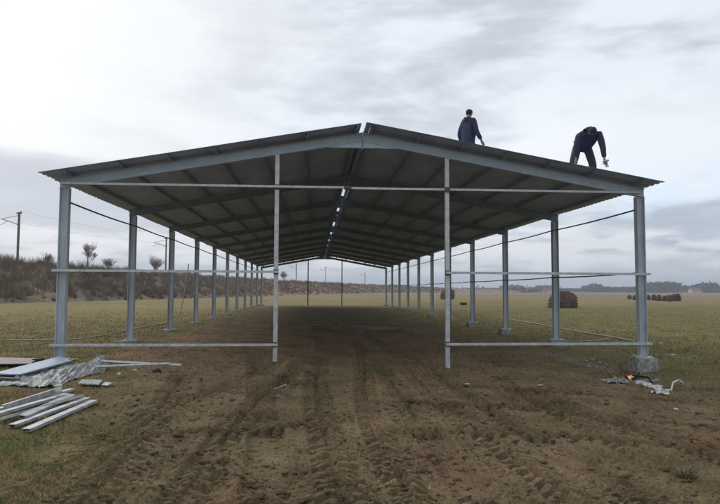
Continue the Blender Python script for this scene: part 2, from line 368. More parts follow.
def build_grass():
    # short blades, denser where it is not bare soil
    Ns = 460000
    a = RNG.uniform(math.radians(-36), math.radians(44), Ns); u = RNG.random(Ns)
    r = 3.6*(60/3.6)**(u**.95)
    x = r*np.sin(a); y = r*np.cos(a); s = soil_mask(x, y)
    tuft = fbm(x*2.2, y*2.2, 3, 81)
    keep = RNG.random(Ns) < np.clip((1-s)*(.35+1.5*sm(.38, .62, tuft))+.07+.20*sm(.60, .70, tuft)*s, 0, 1)*(1-sm(16, 58, r))
    x, y, s, r = x[keep], y[keep], s[keep], r[keep]; n = len(x)
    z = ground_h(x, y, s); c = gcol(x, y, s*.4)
    h = RNG.uniform(.012, .055, n)*(1-.45*s)*(1+.012*r); wd = RNG.uniform(.0016, .0042, n)*(1+.10*r)
    th = RNG.uniform(0, 2*math.pi, n); ln = RNG.uniform(.3, 1.8, n)*h; ph = RNG.uniform(0, 2*math.pi, n)
    dx, dy = np.cos(th)*wd, np.sin(th)*wd
    V = np.empty((n, 3, 3)); V[:, 0] = np.stack([x-dx, y-dy, z-.01], 1); V[:, 1] = np.stack([x+dx, y+dy, z-.01], 1)
    V[:, 2] = np.stack([x+np.cos(ph)*ln, y+np.sin(ph)*ln, z+h], 1)
    k = RNG.random(n)[:, None]; green = np.array([[.150, .145, .055]]); straw = np.array([[.34, .28, .16]])
    c = c*RNG.uniform(.85, 1.6, (n, 1)); c = np.where(k < .22, c*.4+straw*.6, np.where(k > .72, c*.45+green*.55, c))
    o = np_mesh('grass', V.reshape(-1, 3), np.arange(3*n).reshape(-1, 3), M['blade'], np.repeat(c, 3, 0)); tag(o, kind='stuff')
    tag(o, 'short dry olive and straw coloured grass around the muddy work area', 'grass')
    # straw bits, chips and pebbles lying on the soil
    Ns = 3200; a = RNG.uniform(-.62, .75, Ns); r = 3.8*(24/3.8)**RNG.random(Ns); x = r*np.sin(a); y = r*np.cos(a)
    z = ground_h(x, y)+.008; L = RNG.gamma(2., .006, Ns)*(1+.05*r); wd = RNG.uniform(.0012, .0035, Ns)*(1+.06*r); th = RNG.uniform(0, math.pi, Ns)
    ux, uy = np.cos(th), np.sin(th); V = np.empty((Ns, 4, 3)); tz = RNG.uniform(-.01, .014, Ns)
    V[:, 0] = np.stack([x-ux*L-uy*wd, y-uy*L+ux*wd, z], 1); V[:, 1] = np.stack([x-ux*L+uy*wd, y-uy*L-ux*wd, z], 1)
    V[:, 2] = np.stack([x+ux*L+uy*wd, y+uy*L-ux*wd, z+tz], 1); V[:, 3] = np.stack([x+ux*L-uy*wd, y+uy*L+ux*wd, z+tz], 1)
    pal = np.array([[.26, .21, .13], [.20, .15, .09], [.34, .30, .23], [.16, .13, .09]]); c = pal[RNG.integers(0, 4, Ns)]*RNG.uniform(.7, 1.1, (Ns, 1))
    o = np_mesh('straw_litter', V.reshape(-1, 3), np.arange(4*Ns).reshape(-1, 4), M['blade'], np.repeat(c, 4, 0))
    tag(o, 'loose straw and chips littering the churned brown soil', 'litter', kind='stuff')
build_grass()
def build_clods():
    import bmesh
    bm = bmesh.new(); bmesh.ops.create_icosphere(bm, subdivisions=1, radius=1); bv = np.array([v.co[:] for v in bm.verts]); bf = np.array([[v.index for v in f.verts] for f in bm.faces]); bm.free()
    Ns = 22000; a = RNG.uniform(-.60, .70, Ns); r = 3.8*(17/3.8)**RNG.random(Ns); x = r*np.sin(a); y = r*np.cos(a); s = soil_mask(x, y)
    w_ = sm(.42, .62, fbm(x*1.1, y*1.1, 3, 91)); keep = RNG.random(Ns) < s*(w_*.8+.2)+.04; x, y, s = x[keep], y[keep], s[keep]; n = len(x)
    z = ground_h(x, y, s); sc = RNG.gamma(1.8, .0068, n).clip(.005, .045)
    sc3 = sc[:, None]*RNG.uniform(.6, 1.3, (n, 3))*np.array([1.15, 1, .7])
    V = bv[None]*(1+RNG.uniform(-.3, .3, (n, len(bv), 1)))*sc3[:, None]; V = V+np.stack([x, y, z+sc*.2], 1)[:, None]
    Fc = bf[None]+(np.arange(n)*len(bv))[:, None, None]; c = gcol(x, y, np.ones(n))*RNG.uniform(.75, 1.25, (n, 1))
    o = np_mesh('soil_clods', V.reshape(-1, 3), Fc.reshape(-1, 3), M['ground'], np.repeat(c, len(bv), 0))
    tag(o, 'crumbly brown soil clods thrown up along the tyre tracks', 'soil', kind='stuff')
build_clods()

# ------------------------------------------------------------ railway embankment
PATH = [(-74, -30), (-66, 20), (-57, 55), (-50, 89), (-43, 132), (-35, 190), (-25, 256), (-11, 315), (18, 395), (62, 480), (130, 560), (230, 640)]
PATH = [XZ(*p) for p in PATH]
def cat(P, n=16):
    out = []
    for i in range(len(P)-1):
        p0, p1, p2, p3 = (np.array(P[max(i-1, 0)]), np.array(P[i]), np.array(P[i+1]), np.array(P[min(i+2, len(P)-1)]))
        for k in range(n):
            t = k/n; out.append(.5*((2*p1)+(-p0+p2)*t+(2*p0-5*p1+4*p2-p3)*t*t+(-p0+3*p1-3*p2+p3)*t**3))
    out.append(np.array(P[-1])); return np.array(out)
PC = cat(PATH, 40); TG = np.gradient(PC, axis=0); TG /= np.linalg.norm(TG, axis=1)[:, None]; NR = np.stack([TG[:, 1], -TG[:, 0]], 1)   # NR points to the shed side
BH = np.interp(np.arange(len(PC)), [0, 8*40, 10*40, len(PC)-1], [4.9, 4.9, 2.5, .4])
BH = BH+1.0*sm(4*40, 1.5*40, np.arange(len(PC)))
OFF = np.array([-22, -14, -7, -4, -1.5, 0, 1.5, 3.4, 4.6, 6, 7.5, 9, 10.5, 12, 13.5, 15, 17]); HH = np.array([-.05, .45, .97, 1, 1, 1, 1, .99, .90, .80, .68, .54, .41, .28, .17, .07, -.05])
def bank_pt(i, off):
    h = np.interp(off, OFF, HH)
    p = PC[i]+NR[i]*off[..., None] if np.ndim(off) else PC[i]+NR[i]*off
    z = h*BH[i]+(vn(np.asarray(i)*.35, np.asarray(off)*.5, 61)-.5)*.9*sm(2, 6, np.asarray(off))*sm(16.9, 13, np.asarray(off))-.05
    return p, z
def build_bank():
    n = len(PC); V = []; C = []
    for k, o_ in enumerate(OFF):
        i = np.arange(n); p, z = bank_pt(i, np.full(n, float(o_))); V.append(np.column_stack([p, z]))
        m = fbm(p[:, 0]*.08, p[:, 1]*.08+k, 3, 63)[:, None]; m2 = fbm(p[:, 0]*.3, p[:, 1]*.3+k*.5, 3, 64)[:, None]
        farr = sm(110, 200, p[:, 1])[:, None]
        c = np.array([[.17, .135, .09]])*(1-farr)+np.array([[.24, .17, .115]])*farr
        V_ = c+(m-.5)*np.array([[.10, .07, .04]])+(m2-.5)*np.array([[.07, .05, .03]]); C.append(V_)
    V = np.concatenate(V); C = np.clip(np.concatenate(C), .02, 1); K = len(OFF)
    Q = [(k*n+i, k*n+i+1, (k+1)*n+i+1, (k+1)*n+i) for k in range(K-1) for i in range(n-1)]
    o = np_mesh('embankment', V, np.array(Q)[:, ::-1], M['bank'], C, True); tag(o, kind='structure')
build_bank()
def scrub():
    """one mass of bare twigs over the slope"""
    nb = 4600; V = []; C = []
    i = RNG.integers(40, 40*9, nb); wgt = RNG.random(nb) ** 1.2
    off = 3.5+wgt*12.5; p, z = bank_pt(i, off); p = p+RNG.uniform(-1, 1, p.shape)
    for b in range(nb):
        x, y = p[b]; d = math.hypot(x, y); farr = float(sm(100, 190, y)); 
        sz = random.uniform(.5, 1.7)*(1-.35*farr); 
        if off[b] > 14.5: sz *= .5
        nt = 34 if d < 160 else 22
        q = fbm(np.array([x*.06]), np.array([y*.06]), 3, 66)[0]
        c = np.array([.155, .112, .075])*(1-farr)+np.array([.26, .175, .125])*farr; c = c*(.55+q*.95)*random.uniform(.7, 1.3)
        if random.random() < .18: c = np.array([.24, .19, .115])*random.uniform(.7, 1.2)
        a = RNG.uniform(0, 2*math.pi, nt); sp = RNG.uniform(.05, .75, nt)*sz; hh = RNG.uniform(.35, 1.0, nt)*sz
        wd = RNG.uniform(.02, .05, nt)*max(1, d/95); bx = x+RNG.uniform(-.45, .45, nt)*sz; by = y+RNG.uniform(-.45, .45, nt)*sz; t = RNG.uniform(0, math.pi, nt)
        v = np.empty((nt, 3, 3)); v[:, 0] = np.stack([bx-np.cos(t)*wd, by-np.sin(t)*wd, np.full(nt, z[b]-.25)], 1)
        v[:, 1] = np.stack([bx+np.cos(t)*wd, by+np.sin(t)*wd, np.full(nt, z[b]-.25)], 1); v[:, 2] = np.stack([bx+np.cos(a)*sp, by+np.sin(a)*sp, z[b]+hh], 1)
        V.append(v.reshape(-1, 3)); C.append(np.repeat(c[None]*RNG.uniform(.75, 1.3, (nt, 1)), 3, 0))
    V = np.concatenate(V); C = np.concatenate(C)
    o = np_mesh('scrub', V, np.arange(len(V)).reshape(-1, 3), M['scrubm'], C); tag(o, 'bare brown winter scrub covering the railway bank', 'scrub', kind='stuff')
scrub()

def bare_tree(loc, h, spread, label, seed, dense=1.0, bushy=False):
    rr = random.Random(seed); root = empty('bare_tree', loc); tag(root, label, 'tree', 'leafless trees on the railway bank')
    tr = MB(); cr = MB(); r0 = h*.022
    def grow(p, d, L, r, lvl, mb):
        pts = [p]; q = Vector(p); dd = Vector(d)
        for k in range(3):
            dd = (dd+Vector((rr.uniform(-1, 1), rr.uniform(-1, 1), rr.uniform(-.3, .6)))*.16).normalized(); q = q+dd*L/3; pts.append(q.copy())
        mb.tube(pts, r, 3 if lvl else 6, r*.5)
        if lvl < 5 and L > .16:
            nb = int((4.0 if lvl < 2 else 2.6)*dense)+rr.randint(0, 1)
            for k in range(nb):
                t = rr.uniform(.35, 1.0); s = pts[0].lerp(pts[-1], t) if t < .99 else pts[-1]
                idx = min(2, int(t*3)); s = pts[idx].lerp(pts[idx+1], t*3-idx) if idx < 3 and t < 1 else pts[-1]
                a = rr.uniform(0, 2*math.pi); side = Vector((math.cos(a), math.sin(a), rr.uniform(.1, .8)))
                grow(s, (dd*.9+side*spread).normalized(), L*rr.uniform(.50, .85), max(r*.5, .012), lvl+1, cr)
    stems = 5 if bushy else 1
    for k in range(stems):
        a = rr.uniform(0, 6.28); d = Vector((math.cos(a)*.4, math.sin(a)*.4, 1)) if bushy else Vector((0, 0, 1))
        grow(Vector((0, 0, -.3)), d.normalized(), h*.45, r0, 0 if not bushy else 1, tr)
    tr.build('trunk', M['bark'], root); cr.build('crown', M['bark'], root); return root
def bank_xy(u):           # index on the bank crest seen in this direction
    best = None
    for i in range(40, len(PC)-40):
        p = PC[i]+NR[i]*3.0; X = _c*p[0]-_s*p[1]; Z = _s*p[0]+_c*p[1]
        if Z > 5:
            e = abs(360+F_PX*X/Z-u)
            if best is None or e < best[0]: best = (e, i)
    return best[1]
for u, off, h, sp, bushy, lab, den in [
    (90, 2.2, 3.9, .8, False, 'tall bare tree with a fan of fine twigs on the bank crest', 1.3),
    (110, 3.0, 2.3, 1.0, True, 'round dark bush right of the tall bare tree on the crest', 1.5),
    (158, 2.5, 3.4, .8, True, 'wide bare bush at the foot of the second railway mast', 1.5),
    (284, 3.0, 3.6, .8, True, 'small bare bush on the crest right of the left gable post', 1.3),
    (44, 3.6, 1.9, .9, True, 'low bare bush between the first railway mast and the front column', 1.2)]:
    i = bank_xy(u); p, z = bank_pt(i, off); bare_tree((float(p[0]), float(p[1]), float(z)), h, sp, lab, int(u*7+3), den, bushy)

# catenary masts and wires
def mast(x, y, z, h, rz, label):
    root = empty('railway_mast', (x, y, z), rz); tag(root, label, 'mast', 'overhead line masts along the railway')
    MB().prism([(-.12, -.12, 0), (.12, -.12, 0), (.12, .12, 0), (-.12, .12, 0)], (0, 0, -.3), (0, 0, h)).build('pole', M['mast'], root)
    b = MB(); b.tube([(0, 0, h-1.9), (-3.0, 0, h-1.0)], .05, 5); b.tube([(0, 0, h-.5), (-3.0, 0, h-1.0)], .035, 5); b.tube([(-1.9, 0, h-1.33), (-3.1, 0, h-1.9)], .03, 5)
    b.build('cantilever', M['mast'], root)
    MB().box(-.45, .45, -.06, .06, h-.25, h-.1).build('crossbar', M['mast'], root)
    MB().tube([(-.18, 0, h-1.86), (-.55, 0, h-1.75)], .09, 8).build('insulator', M['conc'], root); MB().tube([(0.32, 0, h-.1), (.32, 0, h+.15)], .06, 8).build('insulator', M['conc'], root)
mlabs = {18: 'nearest railway mast with a side arm, at the left edge of the view', 165: 'second railway mast rising behind the bushes left of the third column',
         296: 'far railway mast seen under the roof near the left gable post', 326: 'far railway mast seen under the roof midway between gable posts', 365: 'farthest railway mast seen under the roof beside the right row'}
MP = []
for u, top in ((18, 212.5), (165, 238), (296, 263.5), (326, 266.8), (365, 272)):
    best = None
    for i in range(40, len(PC)-40):
        p = PC[i]-NR[i]*1.0; X = _c*p[0]-_s*p[1]; Z = _s*p[0]+_c*p[1]; e = abs(360+F_PX*X/Z-u) if Z > 5 else 1e9
        if best is None or e < best[0]: best = (e, i, p, Z)
    e, i, p, Z = best; z = float(BH[i])-.1; h = CAM_Z+(289.8-top)/F_PX*Z-z
    mast(float(p[0]), float(p[1]), z, h, math.atan2(-TG[i][0], TG[i][1]), mlabs[u]); MP.append((Vector((p[0], p[1], z+h)), i))
for nm, drop, offx, lab in (('overhead_wire', 1.0, -3.0, 'thin contact wire hung from the mast arms along the railway'), ('overhead_wire', -.1, .32, 'thin feeder wire along the tops of the railway masts')):
    wv = MB()
    for (a, ia), (b, ib) in zip(MP[:-1], MP[1:]):
        A = a+Vector((NR[ia][0]*offx, NR[ia][1]*offx, -drop)); B = b+Vector((NR[ib][0]*offx, NR[ib][1]*offx, -drop))
        wv.tube([A.lerp(B, t)+Vector((0, 0, -.5*4*t*(1-t))) for t in np.linspace(0, 1, 9)], .010, 4)
    tag(wv.build(nm, M['darksteel']), lab, 'wire')

# ------------------------------------------------------------ far field: wood, houses, haystacks
def treeline():
    V = []; C = []; n = 3800
    ang = RNG.uniform(math.radians(6), math.radians(52), n); Z0 = 880+120*np.sin(ang*9)+RNG.uniform(0, 90, n)
    x = Z0*np.sin(ang); y = Z0*np.cos(ang)
    hgt = 4.2+2.8*fbm(ang*14, ang*0+1, 3, 71)+3.0*sm(.52, .7, fbm(ang*60, ang*0+2, 2, 72)); hgt = hgt*np.where(ang > .43, 1.25, 1.0)
    kf = 14
    for k in range(n):
        h = hgt[k]*random.uniform(.75, 1.1); c = np.array([.045, .048, .045])*random.uniform(.7, 1.4)
        a = RNG.normal(0, 1, (kf, 3)); a /= np.linalg.norm(a, axis=1)[:, None]
        ctr = np.stack([x[k]+a[:, 0]*h*.35, y[k]+a[:, 1]*h*.35, h*.55+a[:, 2]*h*.42], 1)
        e1 = RNG.normal(0, 1, (kf, 3)); e2 = RNG.normal(0, 1, (kf, 3)); s_ = h*.13
        v = np.stack([ctr+e1*s_, ctr+e2*s_, ctr-(e1+e2)*s_*.7], 1); V.append(v.reshape(-1, 3)); C.append(np.tile(c, (kf*3, 1)))
    V = np.concatenate(V); C = np.concatenate(C); V[:, 2] = np.maximum(V[:, 2], -1)
    o = np_mesh('distant_wood', V, np.arange(len(V)).reshape(-1, 3), M['scrubm'], C); tag(o, 'long distant wood along the horizon beyond the field', 'wood', kind='stuff')
    # scattered low hedgerow in front
    V = []; C = []
    for k in range(620):
        a_ = random.uniform(.06, .40) ; d = random.uniform(560, 640); xx, yy = d*math.sin(a_), d*math.cos(a_)
        if vn(np.array([a_*40]), np.array([3.]), 77)[0] < .35: continue
        h = random.uniform(2, 5); c = np.array([.075, .06, .05])*random.uniform(.7, 1.3)
        ctr = np.stack([xx+RNG.normal(0, h*.4, 10), yy+RNG.normal(0, h*.3, 10), np.abs(RNG.normal(h*.4, h*.3, 10))], 1)
        e1 = RNG.normal(0, 1, (10, 3)); e2 = RNG.normal(0, 1, (10, 3)); v = np.stack([ctr+e1*h*.16, ctr+e2*h*.16, ctr-(e1+e2)*h*.1], 1)
        V.append(v.reshape(-1, 3)); C.append(np.tile(c, (30, 1)))
    V = np.concatenate(V); C = np.concatenate(C)
    tag(np_mesh('hedgerow', V, np.arange(len(V)).reshape(-1, 3), M['scrubm'], C), 'ragged brown hedgerow across the far side of the field', 'hedge', kind='stuff')
treeline()
def house(u, Z, w_, h, rz, label):
    x, y = XZ((u-360)/F_PX*Z, Z); root = empty('house', (x, y, 0), rz); tag(root, label, 'house', 'village houses along the horizon')
    d = w_*.7
    wl = MB().box(-w_/2, w_/2, -d/2, d/2, -1, h); wl.add([(-w_/2, -d/2, h), (-w_/2, d/2, h), (-w_/2, 0, h+d*.35), (w_/2, -d/2, h), (w_/2, d/2, h), (w_/2, 0, h+d*.35)], [(0, 1, 2), (4, 3, 5)]); wl.build('wall', M['wall'], root)
    e = .4; MB().prism([(0, -d/2-e, -.35*e*1.0), (0, 0, d*.35), (0, d/2+e, -.35*e), (0, d/2+e, .05), (0, 0, d*.35+.3), (0, -d/2-e, .05)], (-w_/2-e, 0, h+.1), (w_/2+e, 0, h+.1)).build('roof', M['rooft'], root)
for k, (u, Z, w_, h, rz, l) in enumerate([(424, 620, 9, 3, .2, 'small red-roofed house on the horizon left of the round haystack'), (433, 640, 8, 3, -.3, 'small pale house just behind the round haystack by the gable post'),
        (487, 600, 7, 3, .4, 'tiny pale house between the fourth and third right-hand columns'), (526, 580, 7, 3.2, .1, 'tiny white house midway between two right-hand columns'),
        (547, 560, 9, 3.2, -.2, 'white house with reddish roof just left of the big haystack'), (694, 600, 12, 3.2, .1, 'long white house on the horizon at the right edge')]):
    house(u, Z, w_*.8, h*.8, rz, l)

def fibres(mb, pts_fn, n, L, wd, rr):
    for _ in range(n):
        p, nrm = pts_fn(rr); t = Vector((rr.uniform(-1, 1), rr.uniform(-1, 1), rr.uniform(-1, .3))).normalized(); d = (t+nrm*rr.uniform(.1, .7)).normalized()
        s = d.cross(Vector((0.3, .2, 1))).normalized()*wd; e = p+d*L*rr.uniform(.5, 1.2)
        mb.add([p-s, p+s, e], [(0, 1, 2)])
def haystack(u, vbase, wd, h, label, seed):
    p = on_ground(u, vbase, -.1); z = gz(p.x, p.y); root = empty('haystack', (p.x, p.y, z)); tag(root, label, 'haystack', 'haystacks in the field')
    rr = random.Random(seed); mb = MB(); nu, nv = 36, 14; from mathutils import noise
    prof = [(1.0, 0), (1.02, .12), (1.03, .28), (1.0, .45), (.93, .62), (.80, .78), (.6, .90), (.35, .97), (.12, 1.0)]
    vs = []
    for j, (r, zz_) in enumerate(prof):
        for k in range(nu):
            a = 2*math.pi*k/nu; q = Vector((math.cos(a), math.sin(a), zz_*1.5)); kk = 1+.14*noise.noise(q*1.7+Vector((seed, 0, 0)))+.08*noise.noise(q*5)
            vs.append((math.cos(a)*r*wd/2*kk+.10*wd*zz_, math.sin(a)*r*wd/2*kk*.85, zz_*h*(1+.1*noise.noise(q*2.2))-.05*(j == 0)))
    fs = [(j*nu+k, j*nu+(k+1) % nu, (j+1)*nu+(k+1) % nu, (j+1)*nu+k) for j in range(len(prof)-1) for k in range(nu)]; fs.append(tuple((len(prof)-1)*nu+k for k in range(nu)))
    mb.add(vs, fs); mb.build('hay_body', M['hay'], root, True)
    fb = MB()
    def pf(r_): i = r_.randrange(len(vs)-nu); v = Vector(vs[i]); return v+Vector((r_.uniform(-.1, .1), r_.uniform(-.1, .1), r_.uniform(-.05, .1))), Vector((v.x, v.y, .5)).normalized()
    fibres(fb, pf, 1600, .22, .02, rr); o = fb.build('loose_straw', M['hay'], root); o['kind'] = 'stuff'
haystack(447, 299.3, 2.5, 1.9, 'small dark dome haystack behind the right gable post', 3)
haystack(562, 307.5, 2.55, 1.5, 'larger brown dome haystack behind the second right-hand column', 8)
def bale(u, vbase, wd, h, label, seed):
    p = on_ground(u, vbase, -.1); z = gz(p.x, p.y); root = empty('hay_bale', (p.x, p.y, z), random.uniform(0, 3)); tag(root, label, 'hay bale', 'dark hay bales standing out in the field')
    from mathutils import noise
    nu = 24; prof = [(1.05, 0), (1.08, .25), (1.04, .48), (.93, .68), (.72, .85), (.42, .96), (.1, 1.0)]; vs = []
    for j, (r, q) in enumerate(prof):
        for k in range(nu):
            a = 2*math.pi*k/nu; kk = 1+.25*noise.noise(Vector((math.cos(a)*2+seed, math.sin(a)*2, q*2))); vs.append((math.cos(a)*r*wd/2*kk, math.sin(a)*r*wd/2*kk, q*h))
    fs = [(j*nu+k, j*nu+(k+1) % nu, (j+1)*nu+(k+1) % nu, (j+1)*nu+k) for j in range(len(prof)-1) for k in range(nu)]; fs.append(tuple((len(prof)-1)*nu+k for k in range(nu)))
    mb = MB(); mb.add(vs, fs); mb.build('hay_roll', M['bale'], root, True); fb = MB(); rr = random.Random(seed)
    def pf(r_): i = r_.randrange(len(vs)-nu); v = Vector(vs[i]); return v, Vector((v.x, v.y, .3)).normalized()
    fibres(fb, pf, 260, .2, .02, rr); o = fb.build('loose_straw', M['bale'], root); o['kind'] = 'stuff'
for k, (u, vb, wd, h, l) in enumerate([(629.5, 299, 1.0, .9, 'leftmost dark hay bale of the row, left of the front right column'), (635, 300, .95, .95, 'dark hay bale touching the left edge of the front right column'),
        (648.5, 300, .9, 1.0, 'hay bale just showing past the right edge of the front right column'), (654, 300.5, .9, 1.15, 'narrow upright bale, second to the right of the front right column'),
        (659, 301, .95, 1.1, 'dark bale in the middle of the group right of the column'), (665, 301, .9, .95, 'low bale left of the big merged heap right of the column'),
        (669.5, 301.5, 1.1, 1.1, 'bale left in the merged heap at the right end'), (674, 301, 1.1, 1.25, 'tall bale in the middle of the merged heap at the right end'), (678, 301, 1.1, 1.35, 'tallest bale closing the group at its right end')]):
    bale(u, vb, wd*.82, h*.92, l, k+2)

def tuft(u, v, r, h, n, m, label, name='grass_tuft', cat_='plant', z=-.15, seed=1):
    p = on_ground(u, v, z); rr = random.Random(seed); mb = MB(); z0 = gz(p.x, p.y)
    for _ in range(n):
        a = rr.uniform(0, 6.28); q = rr.random()*r*.6; b = Vector((math.cos(a)*q, math.sin(a)*q, -.02)); L = h*rr.uniform(.5, 1.1); o_ = Vector((math.cos(a)*r*rr.uniform(.2, 1), math.sin(a)*r*rr.uniform(.2, 1), L))
        t = rr.uniform(0, 3.14); s_ = Vector((math.cos(t), math.sin(t), 0))*.006*max(1, p.y/10); mid = b+o_*.55+Vector((0, 0, L*.18)); mb.add([b-s_, b+s_, mid+s_*.8, mid-s_*.8, b+o_], [(0, 1, 2, 3), (3, 2, 4)])
    o = mb.build(name, m); o.location = (p.x, p.y, z0); tag(o, label, cat_); return o
tuft(463.5, 305.5, .38, .30, 220, M['weed'], 'bright green weed patch in the field right of the gable post', 'weed_clump', seed=4)
tuft(686, 462, .13, .10, 130, M['straw'], 'uprooted clump of yellow grass lying in the soil at lower right', seed=5)
tuft(502, 373, .22, .12, 60, M['straw'], 'wispy dry weed right of the right gable post foot', 'dry_weed', seed=6)
tuft(536, 376, .2, .10, 50, M['straw'], 'dry weed stalks between the gable post and the bonfire', 'dry_weed', seed=7)

# ------------------------------------------------------------ the open shed
Y0, S, XL, XR = 13.27, 4.89, -5.22, 7.27; NB = 10; XC = (XL+XR)/2; Y1 = Y0+NB*S; OH = .5
SL = .178; ZT = 5.0                                    # roof slope, top of sheet at the ridge
def rz_top(x): return ZT-SL*abs(x-XC)
shed = empty('open_shed', (XC, Y0, 0)); tag(shed, 'long open steel shed with a shallow corrugated gable roof on blue-grey columns', 'shed')
inv = Vector((-XC, -Y0, 0))
def part(mb, name, m, parent=None, **k):
    mb.v = [tuple(Vector(v)+inv) for v in mb.v]; return mb.build(name, m, parent or shed, **k)
D_, B_, TF, TW = .18, .145, .014, .012
def isec(dx, dy, depth, width, tf=.014, tw=.012):       # I polygon spanned by unit offsets dx (depth) and dy (width)
    h, b = depth/2, width/2; q = [(-h, -b), (-h+tf, -b), (-h+tf, -tw/2), (h-tf, -tw/2), (h-tf, -b), (h, -b), (h, b), (h-tf, b), (h-tf, tw/2), (-h+tf, tw/2), (-h+tf, b), (-h, b)]
    return [tuple(Vector(dx)*a+Vector(dy)*c for a, c in [p])[0] for p in q]
def rough_box(mb, seed):
    import bmesh
    from mathutils import noise
    me = bpy.data.meshes.new('tmp'); me.from_pydata(mb.v, [], mb.f); bm = bmesh.new(); bm.from_mesh(me); bmesh.ops.subdivide_edges(bm, edges=bm.edges[:], cuts=9, use_grid_fill=True)
    c = sum((v.co for v in bm.verts), Vector())/len(bm.verts)
    for v in bm.verts:
        d = v.co-c; k = noise.noise(v.co*4+Vector((seed*3, 0, 0)))*.03+noise.noise(v.co*14)*.018; v.co.x += k*(1 if d.x > 0 else -1); v.co.y += k*(1 if d.y > 0 else -1)
        if d.z > 0: v.co.z -= abs(noise.noise(v.co*7))*.03*(max(abs(d.x), abs(d.y)) > .165)
    out = MB(); out.v = [tuple(v.co) for v in bm.verts]; bm.verts.index_update(); out.f = [tuple(v.index for v in f.verts) for f in bm.faces]; bm.free(); bpy.data.meshes.remove(me); return out
for i in range(NB+1):
    y = Y0+i*S
    for side, x in ((-1, XL), (1, XR)):
        ztop = ZT-.115-.2-SL*(abs(x-XC))-.003
        mb = MB().prism(isec((1, 0, 0), (0, 1, 0), D_, B_), (x, y, .012), (x, y, ztop))
        c = part(mb, 'column', M['paint'])
        pl = MB().box(x-.17, x+.17, y-.15, y+.15, -.004, .012)
        for sx in (-.135, .135):
            for sy in (-.11, .11): pl.tube([(x+sx, y+sy, .012), (x+sx, y+sy, .05)], .016, 6)
        part(pl, 'base_plate', M['galv'], c)
        cap = MB().box(x-.15, x+.15, y-.1, y+.1, ztop+.0, ztop+.003); 
        if side < 0: f_ = MB().box(x-.30, x+.27, y-.28, y+.26, -.25, -.005)
        else: f_ = MB().box(x-.235, x+.235, y-.23, y+.23, -.75, -.005)
        rf = rough_box(f_, i*2+(side > 0)); part(rf, 'footing', M['conc'], c)
for i in range(NB+1):
    y = Y0+i*S
    for side in (-1, 1):
        xe = XC+side*(6.245+.115); zr = ZT-.115-.1; ze = zr-SL*(6.245+.115)
        g = .006*side
        sec = isec((0, 0, 1), (0, 1, 0), .2, .11, .011, .009)
        r = part(MB().prism(sec, (XC+g, y, zr), (xe, y, ze)), 'rafter', M['paint2' if i == 0 else 'paint_shade'])
        # apex gusset half and eave haunch, welded under the rafter
        zb = zr-.1-.004; gq = MB().prism([(0, -.05, 0), (0, .05, 0), (0, .05, 0)], (0, 0, 0), (0, 0, 0)) if False else MB()
        L_ = .78; hz = .135
        gq.add([(XC+g, y-.045, zb), (XC+side*L_, y-.045, zb-SL*L_), (XC+g, y-.045, zb-hz), (XC+g, y+.045, zb), (XC+side*L_, y+.045, zb-SL*L_), (XC+g, y+.045, zb-hz)],
               [(0, 1, 2), (3, 5, 4), (0, 3, 4, 1), (1, 4, 5, 2), (2, 5, 3, 0)])
        part(gq, 'gusset', M['paint2' if i == 0 else 'paint_shade'], r)
        ep = MB().box(XC+side*.006 if side > 0 else XC-.018, XC+.018 if side > 0 else XC-.006, y-.07, y+.07, zb-hz-.03, zr+.11); part(ep, 'end_plate', M['paint2'], r)
# purlins: channels along the shed
PD = [.16, 1.2, 2.16, 3.12, 4.08, 5.06, 6.12]
for side in (-1, 1):
    for d in PD:
        x = XC+side*d; zt = ZT-SL*d-.037; h = .074; t = .006; w_ = .05
        q = [(0, 0, 0), (0, 0, -h), (w_, 0, -h), (w_, 0, -h+t), (t, 0, -h+t), (t, 0, -t), (w_, 0, -t), (w_, 0, 0)]
        q = [(a*side, b, c-SL*a) for a, b, c in q]
        part(MB().prism(q, (x-.025*side, Y0-OH+.02, zt), (x-.025*side, Y1+OH-.02, zt)), 'purlin', M['purlin'])
        if side > 0 and d > .5:
            x3 = x-.025-.004; part(MB().box(0, .004, 0, OH-.1, -.078, .0).add([], []), 'purlin_end_highlight', M['white'])  # added white strip, a highlight on the purlin's front end, not a joint
            bpy.context.scene.collection.objects[-1].location = (x3-XC, -OH+.03, zt-.0)
# corrugated roof halves: trapezoid ribs run down the slope
def roof_half(side, d0, d1, y0, y1, name, up=0.0, m='sheet'):
    pitch = .22; prof = [(0, 0), (.12, 0), (.14, .022), (.20, .022)]; ys = []
    y = y0; rr = random.Random(side+5); k = 0
    while y < y1:
        for a, b in prof:
            if y+a <= y1: ys.append((y+a, b))
        y += pitch
    nd = 8; V = []; th = .0016
    for top in (1, 0):
        for j in range(nd+1):
            for (yy, b) in ys:
                d = d0+(d1-d0)*j/nd; pan = int((yy-y0)/.88); e = (random.Random(pan*7+side).uniform(-.015, .03) if j == nd else 0)
                V.append((XC+side*(d+e), yy, ZT-.035-SL*d+b+up+.012+(th if top else 0)+.004*math.sin(pan*2.1+j)))
    n = len(ys); F = []
    for j in range(nd):
        for k in range(n-1):
            a = j*n+k; F.append((a, a+1, a+n+1, a+n)); o_ = (nd+1)*n; F.append((o_+a, o_+a+n, o_+a+n+1, o_+a+1))
    o_ = (nd+1)*n
    for k in range(n-1):
        F.append((k, o_+k, o_+k+1, k+1)); a = nd*n+k; F.append((a, a+1, o_+a+1, o_+a))
    for j in range(nd):
        a = j*n; F.append((a, a+n, o_+a+n, o_+a)); a = j*n+n-1; F.append((a, o_+a, o_+a+n, a+n))
    return part(MB().add(V, F), name, M[m])
roof_half(-1, .05, 6.62, Y0-OH, Y1+OH, 'roof_sheet', 0)
roof_half(1, .05, 6.56, Y0-OH-.04, Y1+OH, 'roof_sheet', .012)
